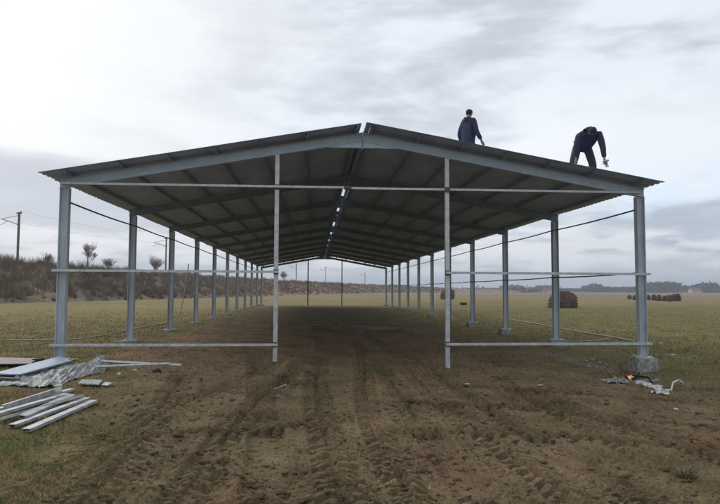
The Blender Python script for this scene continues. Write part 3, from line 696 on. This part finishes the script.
# ridge flashing already fixed over some stretches
for (a, b) in [(Y0+1.55, Y0+S+2.9), (Y0+2*S+.3, Y0+2*S+1.6), (Y0+3*S, Y0+3*S+1.3)]:
    part(MB().prism([(-.2, 0, -.035), (0, 0, .004), (.2, 0, -.035), (.2, 0, -.033), (0, 0, .006), (-.2, 0, -.033)], (XC, a, ZT+.045), (XC, b, ZT+.045)), 'ridge_flashing', M['darksteel'])
# rails and gable posts
def bar(x0, x1, y, z, w_, h, sag=0):
    mb = MB(); mb.prism([(0, -w_/2, -h/2), (0, w_/2, -h/2), (0, w_/2, h/2), (0, -w_/2, h/2)], (x0, y, z), (x1, y, z-sag)); return mb
yf = Y0-B_/2-.028
PX0, PX1 = -.81, 2.89
for x in (PX0, PX1):
    zt = ZT-.115-.2-SL*abs(x-XC)-.004; part(MB().box(x-.045, x+.045, Y0-.05, Y0+.04, gz(x, Y0)-.15, zt), 'gable_post', M['galv'])
part(bar(XL-.05, XC-.28, yf, 3.655, .05, .045, -.003), 'top_rail', M['galv']); part(bar(XC-.36, XR-.02, yf+.053, 3.655, .05, .045, -.01), 'top_rail', M['galv'])
part(MB().box(XC-.40, XC-.24, yf-.032, yf+.082, 3.628, 3.684), 'rail_clamp', M['darksteel'])
for z in (1.835, .30):
    part(bar(XL-.18, PX0+.06, yf, z+.0, .05, .05, .0), 'side_rail', M['galv']); part(bar(PX1-.05, XR+.17, yf, z, .05, .05, -.0), 'side_rail', M['galv'])
for x in (PX0, PX1):
    for z in (1.835, .30, 3.655): part(MB().box(x-.055, x+.055, Y0-.09, Y0-.052, z-.05, z+.05), 'rail_bracket', M['darksteel'])
# long rails down both rows
for x, z in ((XL+.106, 3.26), (XR-.106, 3.27), (XR-.106, 1.86)):
    pts = []
    for i in range(NB*4+1):
        yy = Y0+i*S/4; pts.append((x, yy, z-.025*math.sin(math.pi*(i % 4)/4)))
    part(MB().tube(pts, .018, 6), 'long_rail', M['darksteel'])
# far gable posts and rail
for x in (PX0+.2, PX1-.1):
    part(MB().box(x-.05, x+.05, Y1-.05, Y1+.05, -.4, ZT-.32-SL*abs(x-XC)), 'gable_post', M['rusty'])
# ------------------------------------------------------------ people
def skin(name, m, nodes, edges, root_i, parent, lv=2, smooth=True):
    me = bpy.data.meshes.new(name); ks = list(nodes); idx = {k: i for i, k in enumerate(ks)}
    me.from_pydata([nodes[k][0] for k in ks], [(idx[a], idx[b]) for a, b in edges], []); me.update()
    o = bpy.data.objects.new(name, me); COL.objects.link(o); o.parent = parent
    md = o.modifiers.new('skin', 'SKIN'); md.use_smooth_shade = True; o.modifiers.new('sub', 'SUBSURF').levels = lv; o.modifiers['sub'].render_levels = lv
    for k in ks:
        r = nodes[k][1]; sv = me.skin_vertices[0].data[idx[k]]; sv.radius = r if isinstance(r, tuple) else (r, r)
    me.skin_vertices[0].data[idx[root_i]].use_root = True
    me.materials.append(m); return o
def chain(E, *ks): E += list(zip(ks[:-1], ks[1:]))
def person(loc, rz, J, label, garment_r=1.0, curl=.9, hemk=.3):
    """J: joints in metres, +y is the way the person faces"""
    root = empty('person', loc, rz); tag(root, label, 'person')
    V = lambda k: Vector(J[k])
    # body: head, neck, torso, limbs and hands in one surface
    n = {}; E = []
    n['pel'] = (V('pelvis'), (.13, .10)); n['wst'] = (V('pelvis').lerp(V('chest'), .5), (.12, .09)); n['chs'] = (V('chest'), (.15, .10)); n['nkb'] = (V('neck'), .06)
    hd = V('head'); up = (hd-V('neck')).normalized(); n['jaw'] = (hd-up*.075+Vector(J['face'])*.025, (.055, .062)); n['skl'] = (hd+up*.01, (.075, .088)); n['top'] = (hd+up*.075, (.055, .062))
    chain(E, 'pel', 'wst', 'chs', 'nkb', 'jaw', 'skl', 'top')
    for s_ in 'LR':
        sh, el_, wr, ha = (V(q+s_) for q in ('sh', 'el', 'wr', 'ha')); hp, kn, an, to = (V(q+s_) for q in ('hp', 'kn', 'an', 'to'))
        n['sh'+s_] = (sh, .055); n['el'+s_] = (el_, .04); n['wr'+s_] = (wr, (.027, .022)); pd = (ha-wr).normalized(); n['pm'+s_] = (wr+pd*.07, (.038, .018))
        chain(E, 'chs', 'sh'+s_, 'el'+s_, 'wr'+s_, 'pm'+s_)
        side = pd.cross(Vector(J['face'])); side = side.normalized() if side.length > .1 else Vector((1, 0, 0)); inw = Vector(J['face'])
        for f, (o_, L) in enumerate(((-.028, .075), (-.010, .085), (.010, .08), (.027, .062))):
            a = wr+pd*.085+side*o_; b = a+pd*L*.55+inw*.012*curl; c = b+(pd*.6+inw*curl).normalized()*L*.5
            n[f'a{f}{s_}'] = (a, .0105); n[f'b{f}{s_}'] = (b, .0095); n[f'c{f}{s_}'] = (c, .0085); chain(E, 'pm'+s_, f'a{f}{s_}', f'b{f}{s_}', f'c{f}{s_}')
        a = wr+pd*.03-side*.035+inw*.01; b = a+pd*.04-side*.018+inw*.02; n['t0'+s_] = (a, .012); n['t1'+s_] = (b, .010); chain(E, 'wr'+s_, 't0'+s_, 't1'+s_)
        n['hp'+s_] = (hp, .085); n['kn'+s_] = (kn, .055); n['an'+s_] = (an, .038); chain(E, 'pel', 'hp'+s_, 'kn'+s_, 'an'+s_)
    body = skin('body', M['skin'], n, E, 'pel', root)
    # nose and ears belong to the head
    fc = Vector(J['face']).normalized(); sd_ = up.cross(fc).normalized(); nb = MB(); nb.blob(hd+fc*.093-up*.02, (.014, .016, .022), 1, 2, .05); nb.build('nose', M['skin'], root, True)
    for k in (-1, 1): MB().blob(hd+sd_*.079*k-up*.015, (.014, .02, .032), 2, 2, .05).build('ear', M['skin'], root, True)
    for k in (-1, 1): MB().blob(hd+fc*.078+sd_*.03*k+up*.01, (.010, .010, .007), 2, 2, .02).build('eye', M['hair'], root, True)
    MB().blob(hd+fc*.083-up*.06, (.022, .008, .006), 2, 2, .02).build('mouth', M['rusty'], root, True)
    hb = MB().blob(hd+up*.035-fc*.014, (.089, .099, .085), 4, 3, .04); hb.build('hair', M['hair'], root, True)
    # jacket
    n = {}; E = []; g = garment_r; hem = V('pelvis')*.92+V('hem')*.08 if 'hem' in J else V('pelvis')
    n['hem'] = (V('pelvis')+(V('pelvis')-V('chest'))*hemk, (.215*g, .165*g)); n['wst'] = (V('pelvis').lerp(V('chest'), .35), (.225*g, .165*g)); n['chs'] = (V('chest'), (.245*g, .165*g)); n['col'] = (V('neck').lerp(V('chest'), .02), (.115, .11))
    chain(E, 'hem', 'wst', 'chs', 'col')
    for s_ in 'LR':
        sh, el_, wr = (V(q+s_) for q in ('sh', 'el', 'wr')); n['sh'+s_] = (sh, .098*g); n['el'+s_] = (el_, .076*g); n['wr'+s_] = (wr.lerp(el_, .10), .055); chain(E, 'chs', 'sh'+s_, 'el'+s_, 'wr'+s_)
    jk = skin('jacket', M['jacket'], n, E, 'wst', root)
    ho = MB().blob(V('neck')-fc*.05-up*.035, (.125, .10, .085), 6, 3, .10); ho.build('hood', M['jacket'], root, True)
    n = {}; E = []; n['pel'] = (V('pelvis'), (.17, .14)); n['up'] = (V('pelvis').lerp(V('chest'), .3), (.15, .12)); chain(E, 'up', 'pel')
    for s_ in 'LR':
        hp, kn, an = (V(q+s_) for q in ('hp', 'kn', 'an')); n['hp'+s_] = (hp, .125); n['kn'+s_] = (kn, .10); n['cf'+s_] = (kn.lerp(an, .45), .09); n['an'+s_] = (an, .075); chain(E, 'pel', 'hp'+s_, 'kn'+s_, 'cf'+s_, 'an'+s_)
    skin('trousers', M['trousers'], n, E, 'pel', root)
    for s_ in 'LR':
        an, to = V('an'+s_), V('to'+s_); b = {'a': (an-(to-an).normalized()*.03+Vector((0, 0, -.035)), (.045, .04)), 'b': (an.lerp(to, .5)+Vector((0, 0, -.02)), (.045, .035)), 'c': (to, (.042, .028))}
        skin('boot', M['shoe'], b, [('a', 'b'), ('b', 'c')], 'a', root, 2)
    return root
# man standing a few metres back on the right-hand roof slope
YA = 16.1; pa = on_y(468.5, 140, YA); za = rz_top(pa.x)+.005
tk = .07
def slope_dz(dx_local, dy_local, rz): dx = dx_local*math.cos(rz)-dy_local*math.sin(rz); return -SL*dx
rzA = math.radians(-58); hA = on_y(468, 108.8, YA).z-za; k_ = hA/1.76; print('man A height', hA)
def sc(J, k): return {a: (tuple(v) if a == 'face' else tuple(c*k for c in v)) for a, v in J.items()}
JA = sc(dict(pelvis=(0, 0, .96), chest=(0, .01, 1.30), neck=(0, .0, 1.50), head=(0, .035, 1.645), face=(-.25, .96, -.1),
    shL=(-.19, 0, 1.42), elL=(-.27, -.05, 1.14), wrL=(-.25, .06, .90), haL=(-.24, .10, .80),
    shR=(.19, 0, 1.42), elR=(.28, -.02, 1.14), wrR=(.28, .17, .93), haR=(.27, .24, .84),
    hpL=(-.095, 0, .90), knL=(-.12, .03, .50), anL=(-.14, 0, .10), toL=(-.17, .17, .04), hpR=(.095, 0, .90), knR=(.13, .05, .50), anR=(.15, .02, .10), toR=(.19, .19, .04)), k_)
for s_ in 'LR':
    for q in ('an', 'to'): v = JA[q+s_]; JA[q+s_] = (v[0], v[1], v[2]+slope_dz(v[0], v[1], rzA))
person((pa.x, YA, za), rzA, JA, 'man in a navy hooded jacket standing upright on the roof, looking right', .92)
# man bent over near the front right edge of the roof
YB = 14.75; pb = on_y(587, 160, YB); zb_ = rz_top(pb.x)+.005; hB = on_y(588, 129.8, YB).z-zb_; print('man B height', hB)
rzB = math.radians(172); k2 = hB/1.135
JB = sc(dict(pelvis=(.0, -.24, .88), chest=(.0, .06, .99), neck=(0, .27, 1.03), head=(0, .37, 1.015), face=(.0, .40, -.92),
    shL=(-.185, .17, 1.00), elL=(-.215, .26, .73), wrL=(-.21, .34, .50), haL=(-.21, .37, .41),
    shR=(.185, .17, 1.00), elR=(.245, .18, .75), wrR=(.25, .15, .55), haR=(.26, .15, .45),
    hpL=(-.08, -.22, .84), knL=(-.10, .02, .46), anL=(-.15, -.12, .10), toL=(-.19, .06, .04), hpR=(.12, -.22, .84), knR=(.27, .04, .48), anR=(.28, -.14, .10), toR=(.33, .03, .04)), k2)
for s_ in 'LR':
    for q in ('an', 'to'): v = JB[q+s_]; JB[q+s_] = (v[0], v[1], v[2]+slope_dz(v[0], v[1], rzB))
person((pb.x, YB, zb_), rzB, JB, 'man bent over with legs apart near the roof edge, reaching down with a screwdriver', 1.0, hemk=.05)
hw = Matrix.Translation((pb.x, YB, zb_)) @ Matrix.Rotation(rzB, 4, 'Z') @ Vector(JB['haL'])
dr = empty('cordless_screwdriver', hw+Vector((.0, -.03, .02))); dr.scale = (.75, .75, .75); dr.rotation_euler.z = 2.2; tag(dr, 'pale cordless screwdriver held down to the roof by the bending man', 'tool')
MB().tube([(-.10, 0, .05), (.05, 0, .05), (.10, 0, .02)], .032, 8, .02).build('motor_housing', M['glove'], dr, True)
MB().tube([(-.04, 0, .04), (-.05, 0, -.10)], .02, 8).build('grip', M['darksteel'], dr, True); MB().box(-.09, .0, -.035, .035, -.155, -.10).build('battery', M['glove'], dr, bevel=.006)
MB().tube([(.10, 0, .02), (.14, 0, -.05)], .006, 6).build('bit', M['galv'], dr)

# ------------------------------------------------------------ materials lying on the ground, left
def gp(u, v):
    z = -.1
    for _ in range(7):
        p = on_ground(u, v, z); z = .5*z+.5*float(base_h(np.array([p.x]), np.array([p.y]))[0])
    return Vector((p.x, p.y, gz(p.x, p.y)))
def channel(p0, p1, w_, h, roll, m, name, label, group, parent=None, dz=(0, 0), cat_='steel channel'):
    """an open C of sheet steel from p0 to p1, with lips"""
    p0 = Vector(p0)+Vector((0, 0, dz[0])); p1 = Vector(p1)+Vector((0, 0, dz[1])); L = (p1-p0).length; t = .005
    q = [(-w_/2, 0), (w_/2, 0), (w_/2, h), (w_/2-.02, h), (w_/2-.02, h-t), (w_/2-t, h-t), (w_/2-t, t), (-w_/2+t, t), (-w_/2+t, h-t), (-w_/2+.02, h-t), (-w_/2+.02, h), (-w_/2, h)]
    ca, sa = math.cos(roll), math.sin(roll); cy = h/2
    q = [(a*ca-(b-cy)*sa, 0, a*sa+(b-cy)*ca+cy*0+max(w_*abs(sa), h*abs(ca))/2) for a, b in q]
    o = MB().prism(q, (0, 0, 0), (0, L, 0)).build(name, m); d = p1-p0
    o.location = p0; o.rotation_euler = d.to_track_quat('Y', 'Z').to_euler(); tag(o, label, cat_, group); return o
# heap of channels: near ends at lower left, far ends at upper right
grp = 'zinc channels heaped in the lower left'
CH = [ # near end (u,v), far end (u,v), lift near/far, width, roll, label
    ((26, 434), (94, 405), 0, 0, .11, math.pi, 'nearest zinc channel of the heap, its right end furthest out'),
    ((12, 429), (87, 402), .0, .0, .10, math.pi, 'second zinc channel from the camera, lying open side down'),
    ((-6, 426), (80, 402), .01, .04, .10, math.pi+.3, 'zinc channel in the middle of the heap beside the white cup'),
    ((22, 423), (72, 401), .035, .04, .10, math.pi-.2, 'short channel lying across the top with a dark open end'),
    ((-14, 424), (66, 399), .03, .03, .10, math.pi, 'zinc channel under the short one, on the far side'),
    ((2, 416), (60, 396), .04, .04, .09, math.pi/2, 'dark-ended channel at the back left of the heap'),
    ((-18, 417), (72, 393), .0, .0, .10, math.pi, 'rearmost zinc channel of the heap')]
for a, b, la, lb, w_, ro, lab in CH:
    channel(gp(*a), gp(*b), w_*.85, .034, ro, M['channel'], 'zinc_channel', lab, grp, dz=(la+.015, lb+.015))
p = gp(58, 401); cup = empty('white_pot', p+Vector((0, 0, .13))); cup.scale = (.8, .8, .6); tag(cup, 'small white plastic pot standing on the heap of zinc channels', 'pot')
MB().tube([(0, 0, 0), (0, 0, .03), (0, 0, .12)], .062, 14, .055).build('pot_body', M['white'], cup, True, .004); MB().tube([(0, 0, .122), (0, 0, .138)], .062, 14).build('pot_lid', M['white'], cup, True)

# brown sheets behind
def quad_slab(pts, th, name, m, label, cat_, z0=.0, corr=0, group=None, bevel=.0, lifts=(0, 0, 0, 0)):
    P_ = [gp(*q) for q in pts]; zb = max(q.z for q in P_)+z0; c = sum((q for q in P_), Vector())/4; nx = 40 if corr else 6; ny = 6
    vs = []
    for top in (1, 0):
        for j in range(ny+1):
            for i in range(nx+1):
                a = P_[0].lerp(P_[1], i/nx); b = P_[3].lerp(P_[2], i/nx); q = a.lerp(b, j/ny); l0 = lifts[0]*(1-i/nx)+lifts[1]*i/nx; l1 = lifts[3]*(1-i/nx)+lifts[2]*i/nx
                z = zb+l0*(1-j/ny)+l1*j/ny+(corr*(1 if (i % 4) < 2 else 0) if corr else 0)+.002*math.sin(i*1.3+j*.8)
                vs.append((q.x-c.x, q.y-c.y, z-zb+(th if top else 0)))
    n = nx+1; o_ = n*(ny+1); fs = []
    for j in range(ny):
        for i in range(nx):
            a = j*n+i; fs.append((a, a+1, a+n+1, a+n)); fs.append((o_+a, o_+a+n, o_+a+n+1, o_+a+1))
    for i in range(nx): fs.append((i, o_+i, o_+i+1, i+1)); a = ny*n+i; fs.append((a, a+1, o_+a+1, o_+a))
    for j in range(ny): a = j*n; fs.append((a, a+n, o_+a+n, o_+a)); a = j*n+nx; fs.append((a, o_+a, o_+a+n, a+n))
    o = MB().add(vs, fs).build(name, m); o.location = (c.x, c.y, zb); tag(o, label, cat_, group); return o
quad_slab([(-30, 369), (30, 368.5), (38, 362.5), (-22, 361.5)], .012, 'brown_sheet', M['brown'], 'flat brown coated sheets lying at the left edge behind the blue sheet', 'metal sheet', .08, 0)
for k, u in enumerate((24, 31, 38)): 
    q = gp(u, 368-2*k); o = MB().box(-.07, .07, -.12, .12, 0, .09).build('wood_block', M['char']); o.location = q; tag(o, ['dark timber block under the front edge of the brown sheets', 'middle dark timber block beneath the brown sheets', 'dark timber block at the right corner of the brown sheets'][k], 'block', 'timber blocks under the brown sheets')
quad_slab([(-8, 383), (20, 384), (71, 368.5), (60, 363.5)], .02, 'blue_sheet_bundle', M['bluesheet'], 'blue-grey flat metal sheets stacked at the foot of the front left column', 'metal sheet', .13, 0, lifts=(0, 0, 0, 0))
quad_slab([(-14, 381.5), (-8, 384.5), (20, 385.5), (10, 378)], .10, 'sheet_edging', M['darksteel'], 'dark edge trim showing at the near end of the blue sheets', 'metal trim', .0)
# crumpled plastic film, a pleated cloth over the sheets
def film():
    from mathutils import noise
    nx, ny = 90, 26; ctrl_top = [(-16, 377), (18, 381), (45, 374), (72, 368), (88, 367), (100, 366.5), (108, 368)]; ctrl_bot = [(-18, 386), (20, 388.5), (42, 389.5), (58, 387), (74, 380), (96, 374), (104, 373)]
    A = [gp(*q) for q in ctrl_top]; Bq = [gp(*q) for q in ctrl_bot]; H = [.03, .04, .06, .06, .05, .19, .02]; c = A[3].copy(); vs = []
    def cv(P_, t): k = t*(len(P_)-1); i = min(int(k), len(P_)-2); f = k-i; return P_[i].lerp(P_[i+1], f) if isinstance(P_[0], Vector) else P_[i]*(1-f)+P_[i+1]*f
    for j in range(ny+1):
        for i in range(nx+1):
            t = i/nx; s_ = j/ny; p_ = cv(A, t).lerp(cv(Bq, t), s_); h = cv(H, t)*(1-sm(.55, 1.0, s_))+.015
            n_ = noise.noise(Vector((t*26+s_*3, s_*4, 1)))*.045+noise.noise(Vector((t*9, s_*5, 7)))*.05+abs(noise.noise(Vector((t*22+s_*9, s_*9-t*8, 3))))*.06-abs(noise.noise(Vector((t*31-s_*9, s_*11, 5))))*.03
            vs.append((p_.x-c.x+n_*.5, p_.y-c.y+noise.noise(Vector((t*20, s_*7, 9)))*.08, p_.z-c.z+max(.012, h+n_)))
    fs = [(j*(nx+1)+i, (j+1)*(nx+1)+i, (j+1)*(nx+1)+i+1, j*(nx+1)+i+1) for j in range(ny) for i in range(nx)]
    o = MB().add(vs, fs).build('plastic_film', M['film']); o.location = c; m_ = o.modifiers.new('thick', 'SOLIDIFY'); m_.thickness = .004
    tag(o, 'crumpled milky plastic film draped over the sheets and tube ends at left', 'plastic film')
film()
quad_slab([(78, 387), (99, 388.5), (103, 383.5), (82, 383)], .012, 'zinc_offcut', M['galv'], 'wider zinc offcut lying in front of the plastic film', 'metal sheet', .03, .012, 'zinc offcuts on the ground')
quad_slab([(101, 388), (108, 388.5), (112, 386), (105, 385)], .012, 'zinc_offcut', M['galv'], 'small zinc offcut right of the wider one', 'metal sheet', .02, 0, 'zinc offcuts on the ground')
def pipe(pts, r, name, m, label, cat_='pipe', group=None, n=6, zoff=None):
    P_ = [gp(*q[:2])+Vector((0, 0, (q[2] if len(q) > 2 else 0)+r)) for q in pts]; c = P_[0].copy(); o = MB().tube([q-c for q in P_], r, n).build(name, m, smooth=n > 5); o.location = c; tag(o, label, cat_, group); return o
pipe([(94, 370, .12), (181, 368.5, .05)], .03, 'steel_tube', M['galv'], 'upper pale steel tube running right from under the plastic film', 'steel tube', 'pale tubes right of the plastic film', 4)
pipe([(96, 374, .10), (169, 370, .08)], .028, 'steel_tube', M['galv'], 'lower pale steel tube, nearer the camera, running from the plastic film', 'steel tube', 'pale tubes right of the plastic film', 4)
q = gp(157, 374); o = MB().blob((0, 0, .03), (.09, .07, .05), 3, 2, .2, True).build('prop_stone', M['char']); o.location = q; tag(o, 'dark stone propping the ends of the pale tubes', 'stone')
def stone(u, v, r, m, label, group, seed, cat_='stone', name='white_stone'):
    q = gp(u, v); o = MB().blob((0, 0, r*.3), (r, r*.8, r*.6), seed, 2, .2, True).build(name, m); o.location = q; tag(o, label, cat_, group)
stone(119, 374.5, .045, M['white'], 'white stone left of its twin, below the pale tubes', None, 3)
stone(135, 371, .04, M['white'], 'small white stone just under the pale tubes', None, 4)

# lines on the grass, left and right
pipe([(6, 340.5), (50, 341), (80, 339.5), (105, 335.5), (125, 331.5), (150, 326.5), (170, 323)], .022, 'ground_hose', M['rope'], 'pale hose lying across the grass outside the left column row', 'hose')
pipe([(508, 319.5), (535, 324), (560, 329), (590, 334.5), (618, 339), (634, 342.5)], .030, 'ground_hose', M['rope'], 'long pale hose lying on the grass outside the right column row', 'hose')
pipe([(566, 341.5), (600, 341), (609, 338.5)], .018, 'wooden_lath', M['wood'], 'thin lath lying between the two front right footings', 'lath')
q0 = on_y(188.5, 262, Y0+3*S-.9); q1 = gp(176, 328.5); q0.x = XL+.0+.3
rope = MB(); pts = [q0.lerp(q1, t)+Vector((.10*math.sin(math.pi*t), 0, -.12*math.sin(math.pi*t))) for t in np.linspace(0, 1, 12)]
pts = [Vector(on_y(188.5-12.5*t**1.15+1.0*math.sin(3.1*t), 264+64*t, Y0+2*S+1.6-1.5*t)) for t in np.linspace(0, 1, 14)]
c0 = pts[-1].copy(); rope.tube([p_-c0 for p_ in pts], .022, 6); o = rope.build('leaning_pole', M['rope'], smooth=True); o.location = c0; tag(o, 'thin pale bent lath leaning beside the third left-hand column', 'pole')

# ------------------------------------------------------------ small fire and rubbish at right
fz = gp(630, 381)
fire = empty('rubbish_fire', fz); tag(fire, 'small burning rubbish heap with orange flames in front of the concrete block', 'fire')
ah = MB(); rr = random.Random(2)
for k in range(26):
    a, b = rr.gauss(0, .22), rr.gauss(0, .13); ah.blob((a-.02, b, 0), (rr.uniform(.05, .12), rr.uniform(.04, .09), rr.uniform(.02, .05)), k, 1, .3)
ah.build('ash', M['ash'], fire)
st = MB()
for k in range(16):
    a = rr.uniform(0, 3.14); x_, y_ = rr.gauss(0, .12), rr.gauss(0, .07); L = rr.uniform(.08, .24); st.tube([(x_, y_, .02), (x_+math.cos(a)*L, y_+math.sin(a)*L*.6, rr.uniform(.03, .2))], .011, 5, .006)
st.build('charred_stick', M['char'], fire)
MB().blob((-.05, .02, .06), (.09, .06, .05), 4, 2, .35).add([(-.16, 0, .02), (-.02, -.03, .03), (-.02, .02, .12), (-.14, .02, .11)], [(0, 1, 2, 3)]).build('burning_plastic', M['foil'], fire)
fm = bpy.data.materials.new('flame'); fm.use_nodes = True; T = NT(fm.node_tree)
tcf = T.n('TexCoord'); sx = T.n('SeparateXYZ', {0: (tcf, 'Object')}); fk = T.ss((sx, 2), .04, .20); fc_ = T.mix(fk, (1.0, .55, .16, 1), (1.0, .16, .03, 1))
em = T.n('Emission', {0: fc_, 1: .75}); tr_ = T.n('BsdfTransparent'); T.n('OutputMaterial', {0: T.n('MixShader', {0: .7, 1: tr_, 2: em})})
fl = MB()
for k in range(9):
    x_, y_ = rr.gauss(-.05, .05), rr.gauss(-.01, .03); h = rr.uniform(.07, .17); w_ = rr.uniform(.018, .035); pts = []
    for t in np.linspace(0, 1, 7): pts.append((x_+.03*math.sin(t*5+k)*t, y_, .03+h*t))
    b = len(fl.v); 
    for i, p_ in enumerate(pts):
        r_ = w_*math.sin(math.pi*(.12+.86*i/6))
        for a in range(6): fl.v.append((p_[0]+math.cos(a*1.047)*r_, p_[1]+math.sin(a*1.047)*r_*.7, p_[2]))
    for i in range(6):
        for a in range(6): fl.f.append((b+i*6+a, b+i*6+(a+1) % 6, b+i*6+6+(a+1) % 6, b+i*6+6+a))
fl.v = [(x*.8, y, .02+(z-.02)*.6) for x, y, z in fl.v]; fl.build('flame', fm, fire, True)
def crumple(pts, name, m, label, cat_, h=.04, seed=1, group=None):
    from mathutils import noise
    P_ = [gp(*q) for q in pts]; c = P_[0].copy(); nx, ny = 22, 10; vs = []
    for j in range(ny+1):
        for i in range(nx+1):
            a = P_[0].lerp(P_[1], i/nx); b = P_[3].lerp(P_[2], i/nx); q = a.lerp(b, j/ny); k = Vector((i*.42+seed*5, j*.5, seed))
            ex = Vector((noise.noise(k*1.3), noise.noise(k*1.3+Vector((9, 0, 0))), 0))*.06
            vs.append((q.x-c.x+ex.x, q.y-c.y+ex.y, q.z-c.z+.012+abs(noise.noise(k))*h*2))
    fs = [(j*(nx+1)+i, j*(nx+1)+i+1, (j+1)*(nx+1)+i+1, (j+1)*(nx+1)+i) for j in range(ny) for i in range(nx)]
    o = MB().add(vs, fs).build(name, m); o.location = c; md = o.modifiers.new('t', 'SOLIDIFY'); md.thickness = .004; tag(o, label, cat_, group)
crumple([(637, 384.5), (661, 391.5), (662, 388), (638, 380.5)], 'burnt_packaging', M['white'], 'whitish crumpled packaging trailing right from the fire', 'packaging', .03, 2)
crumple([(608, 384.5), (628, 385), (626, 379.5), (612, 380)], 'paper_scrap', M['ash'], 'grey paper scrap at the left side of the fire', 'paper', .05, 3)
crumple([(652, 394), (668, 395.5), (670, 391.5), (656, 390)], 'paper_scrap', M['white'], 'pale torn paper at the right tail of the rubbish', 'paper', .04, 4)
pipe([(671, 391, 0), (673, 387.5, .07), (679, 386.5, .09), (683, 387.5, .05)], .018, 'bent_strap', M['white'], 'white bent plastic strap curling up right of the fire', 'strap')
pipe([(619, 371.5, .10), (627, 377, .05), (634, 383, .02)], .016, 'charred_board', M['char'], 'charred stick leaning out of the fire at its upper left', 'stick')
pipe([(634, 378, .04), (648, 382, .05), (652, 385, .01)], .02, 'charred_branch', M['char'], 'black burnt branch lying to the right of the flames', 'stick')
for k, (u, v, a, b, lab) in enumerate([(661, 343.5, .14, .05, 'white scrap far out on the grass, upper of the two'), (672, 355, .16, .04, 'white scrap on the grass right of the concrete block'), (650, 399.5, .1, .03, 'tiny white scrap on the soil below the fire'),
        (676, 411, .05, .05, 'white chip on the soil at right, below the bent strap'), (540, 387, .09, .02, 'thin white scrap on the soil left of the fire'), (467, 386.5, .08, .02, 'thin pale scrap just right of the gable post foot')]):
    o = MB().blob((0, 0, .012), (a*.6, .04, b*.3), k+3, 2, .3).build('white_scrap', M['white']); o.location = gp(u, v); tag(o, lab, 'scrap', 'white scraps scattered on the ground')
# pale board near the left gable post
p0, p1 = gp(273.5, 388.5), gp(286.5, 386.2); o = MB().prism([(0, -.03, .005), (0, .03, .005), (0, .03, .03), (0, -.03, .03)], (0, 0, 0), p1-p0).build('pale_board', M['wood']); o.location = p0; tag(o, 'short pale board lying on the soil below the left gable post', 'board')
# rubble
rub = [(586, 362, .07), (592, 361, .09), (599, 363, .08), (606, 365, .06), (588, 367, .08), (596, 368, .07), (604, 367, .05), (612, 366, .05), (581, 365, .05)]
labs = ['upper left', 'topmost', 'middle', 'right-hand', 'lower left', 'lowest', 'lower right', 'outermost right', 'outermost left']
for k, (u, v, r) in enumerate(rub): stone(u, v, r*.7, M['conc'], labs[k]+' lump of pale rubble in the little heap left of the concrete block', 'rubble lumps left of the concrete block', k+11, 'rubble', 'rubble_lump')
# loose stones on the berm under the roof
for k in range(5):
    u = 314+k*15+random.uniform(-3, 3); q = on_ground(u, 329+random.uniform(-1, 1.5), -.12); zq = gz(q.x, q.y)
    r = random.uniform(.035, .07); o = MB().blob((0, 0, r*.3), (r*1.4, r, r*.6), k+30, 2, .25, True).build('rubble_lump', M['conc']); o.location = (q.x, q.y, zq)
    tag(o, 'pale rubble lump on the low earth ridge across the shed floor', 'rubble', 'rubble lumps on the earth ridge under the roof')
# ------------------------------------------------------------ haze
hz = MB().box(-2600, 2600, -300, 2600, -3.5, 45).build('haze', None); tag(hz, kind='stuff')
hm = bpy.data.materials.new('haze_air'); hm.use_nodes = True; T = NT(hm.node_tree)
vv = T.n('VolumePrincipled', {'Color': (.80, .87, .97, 1), 'Density': .0006, 'Anisotropy': .2}); ou = T.n('OutputMaterial'); T.t.links.new(vv.outputs[0], ou.inputs['Volume']); hz.data.materials.append(hm)
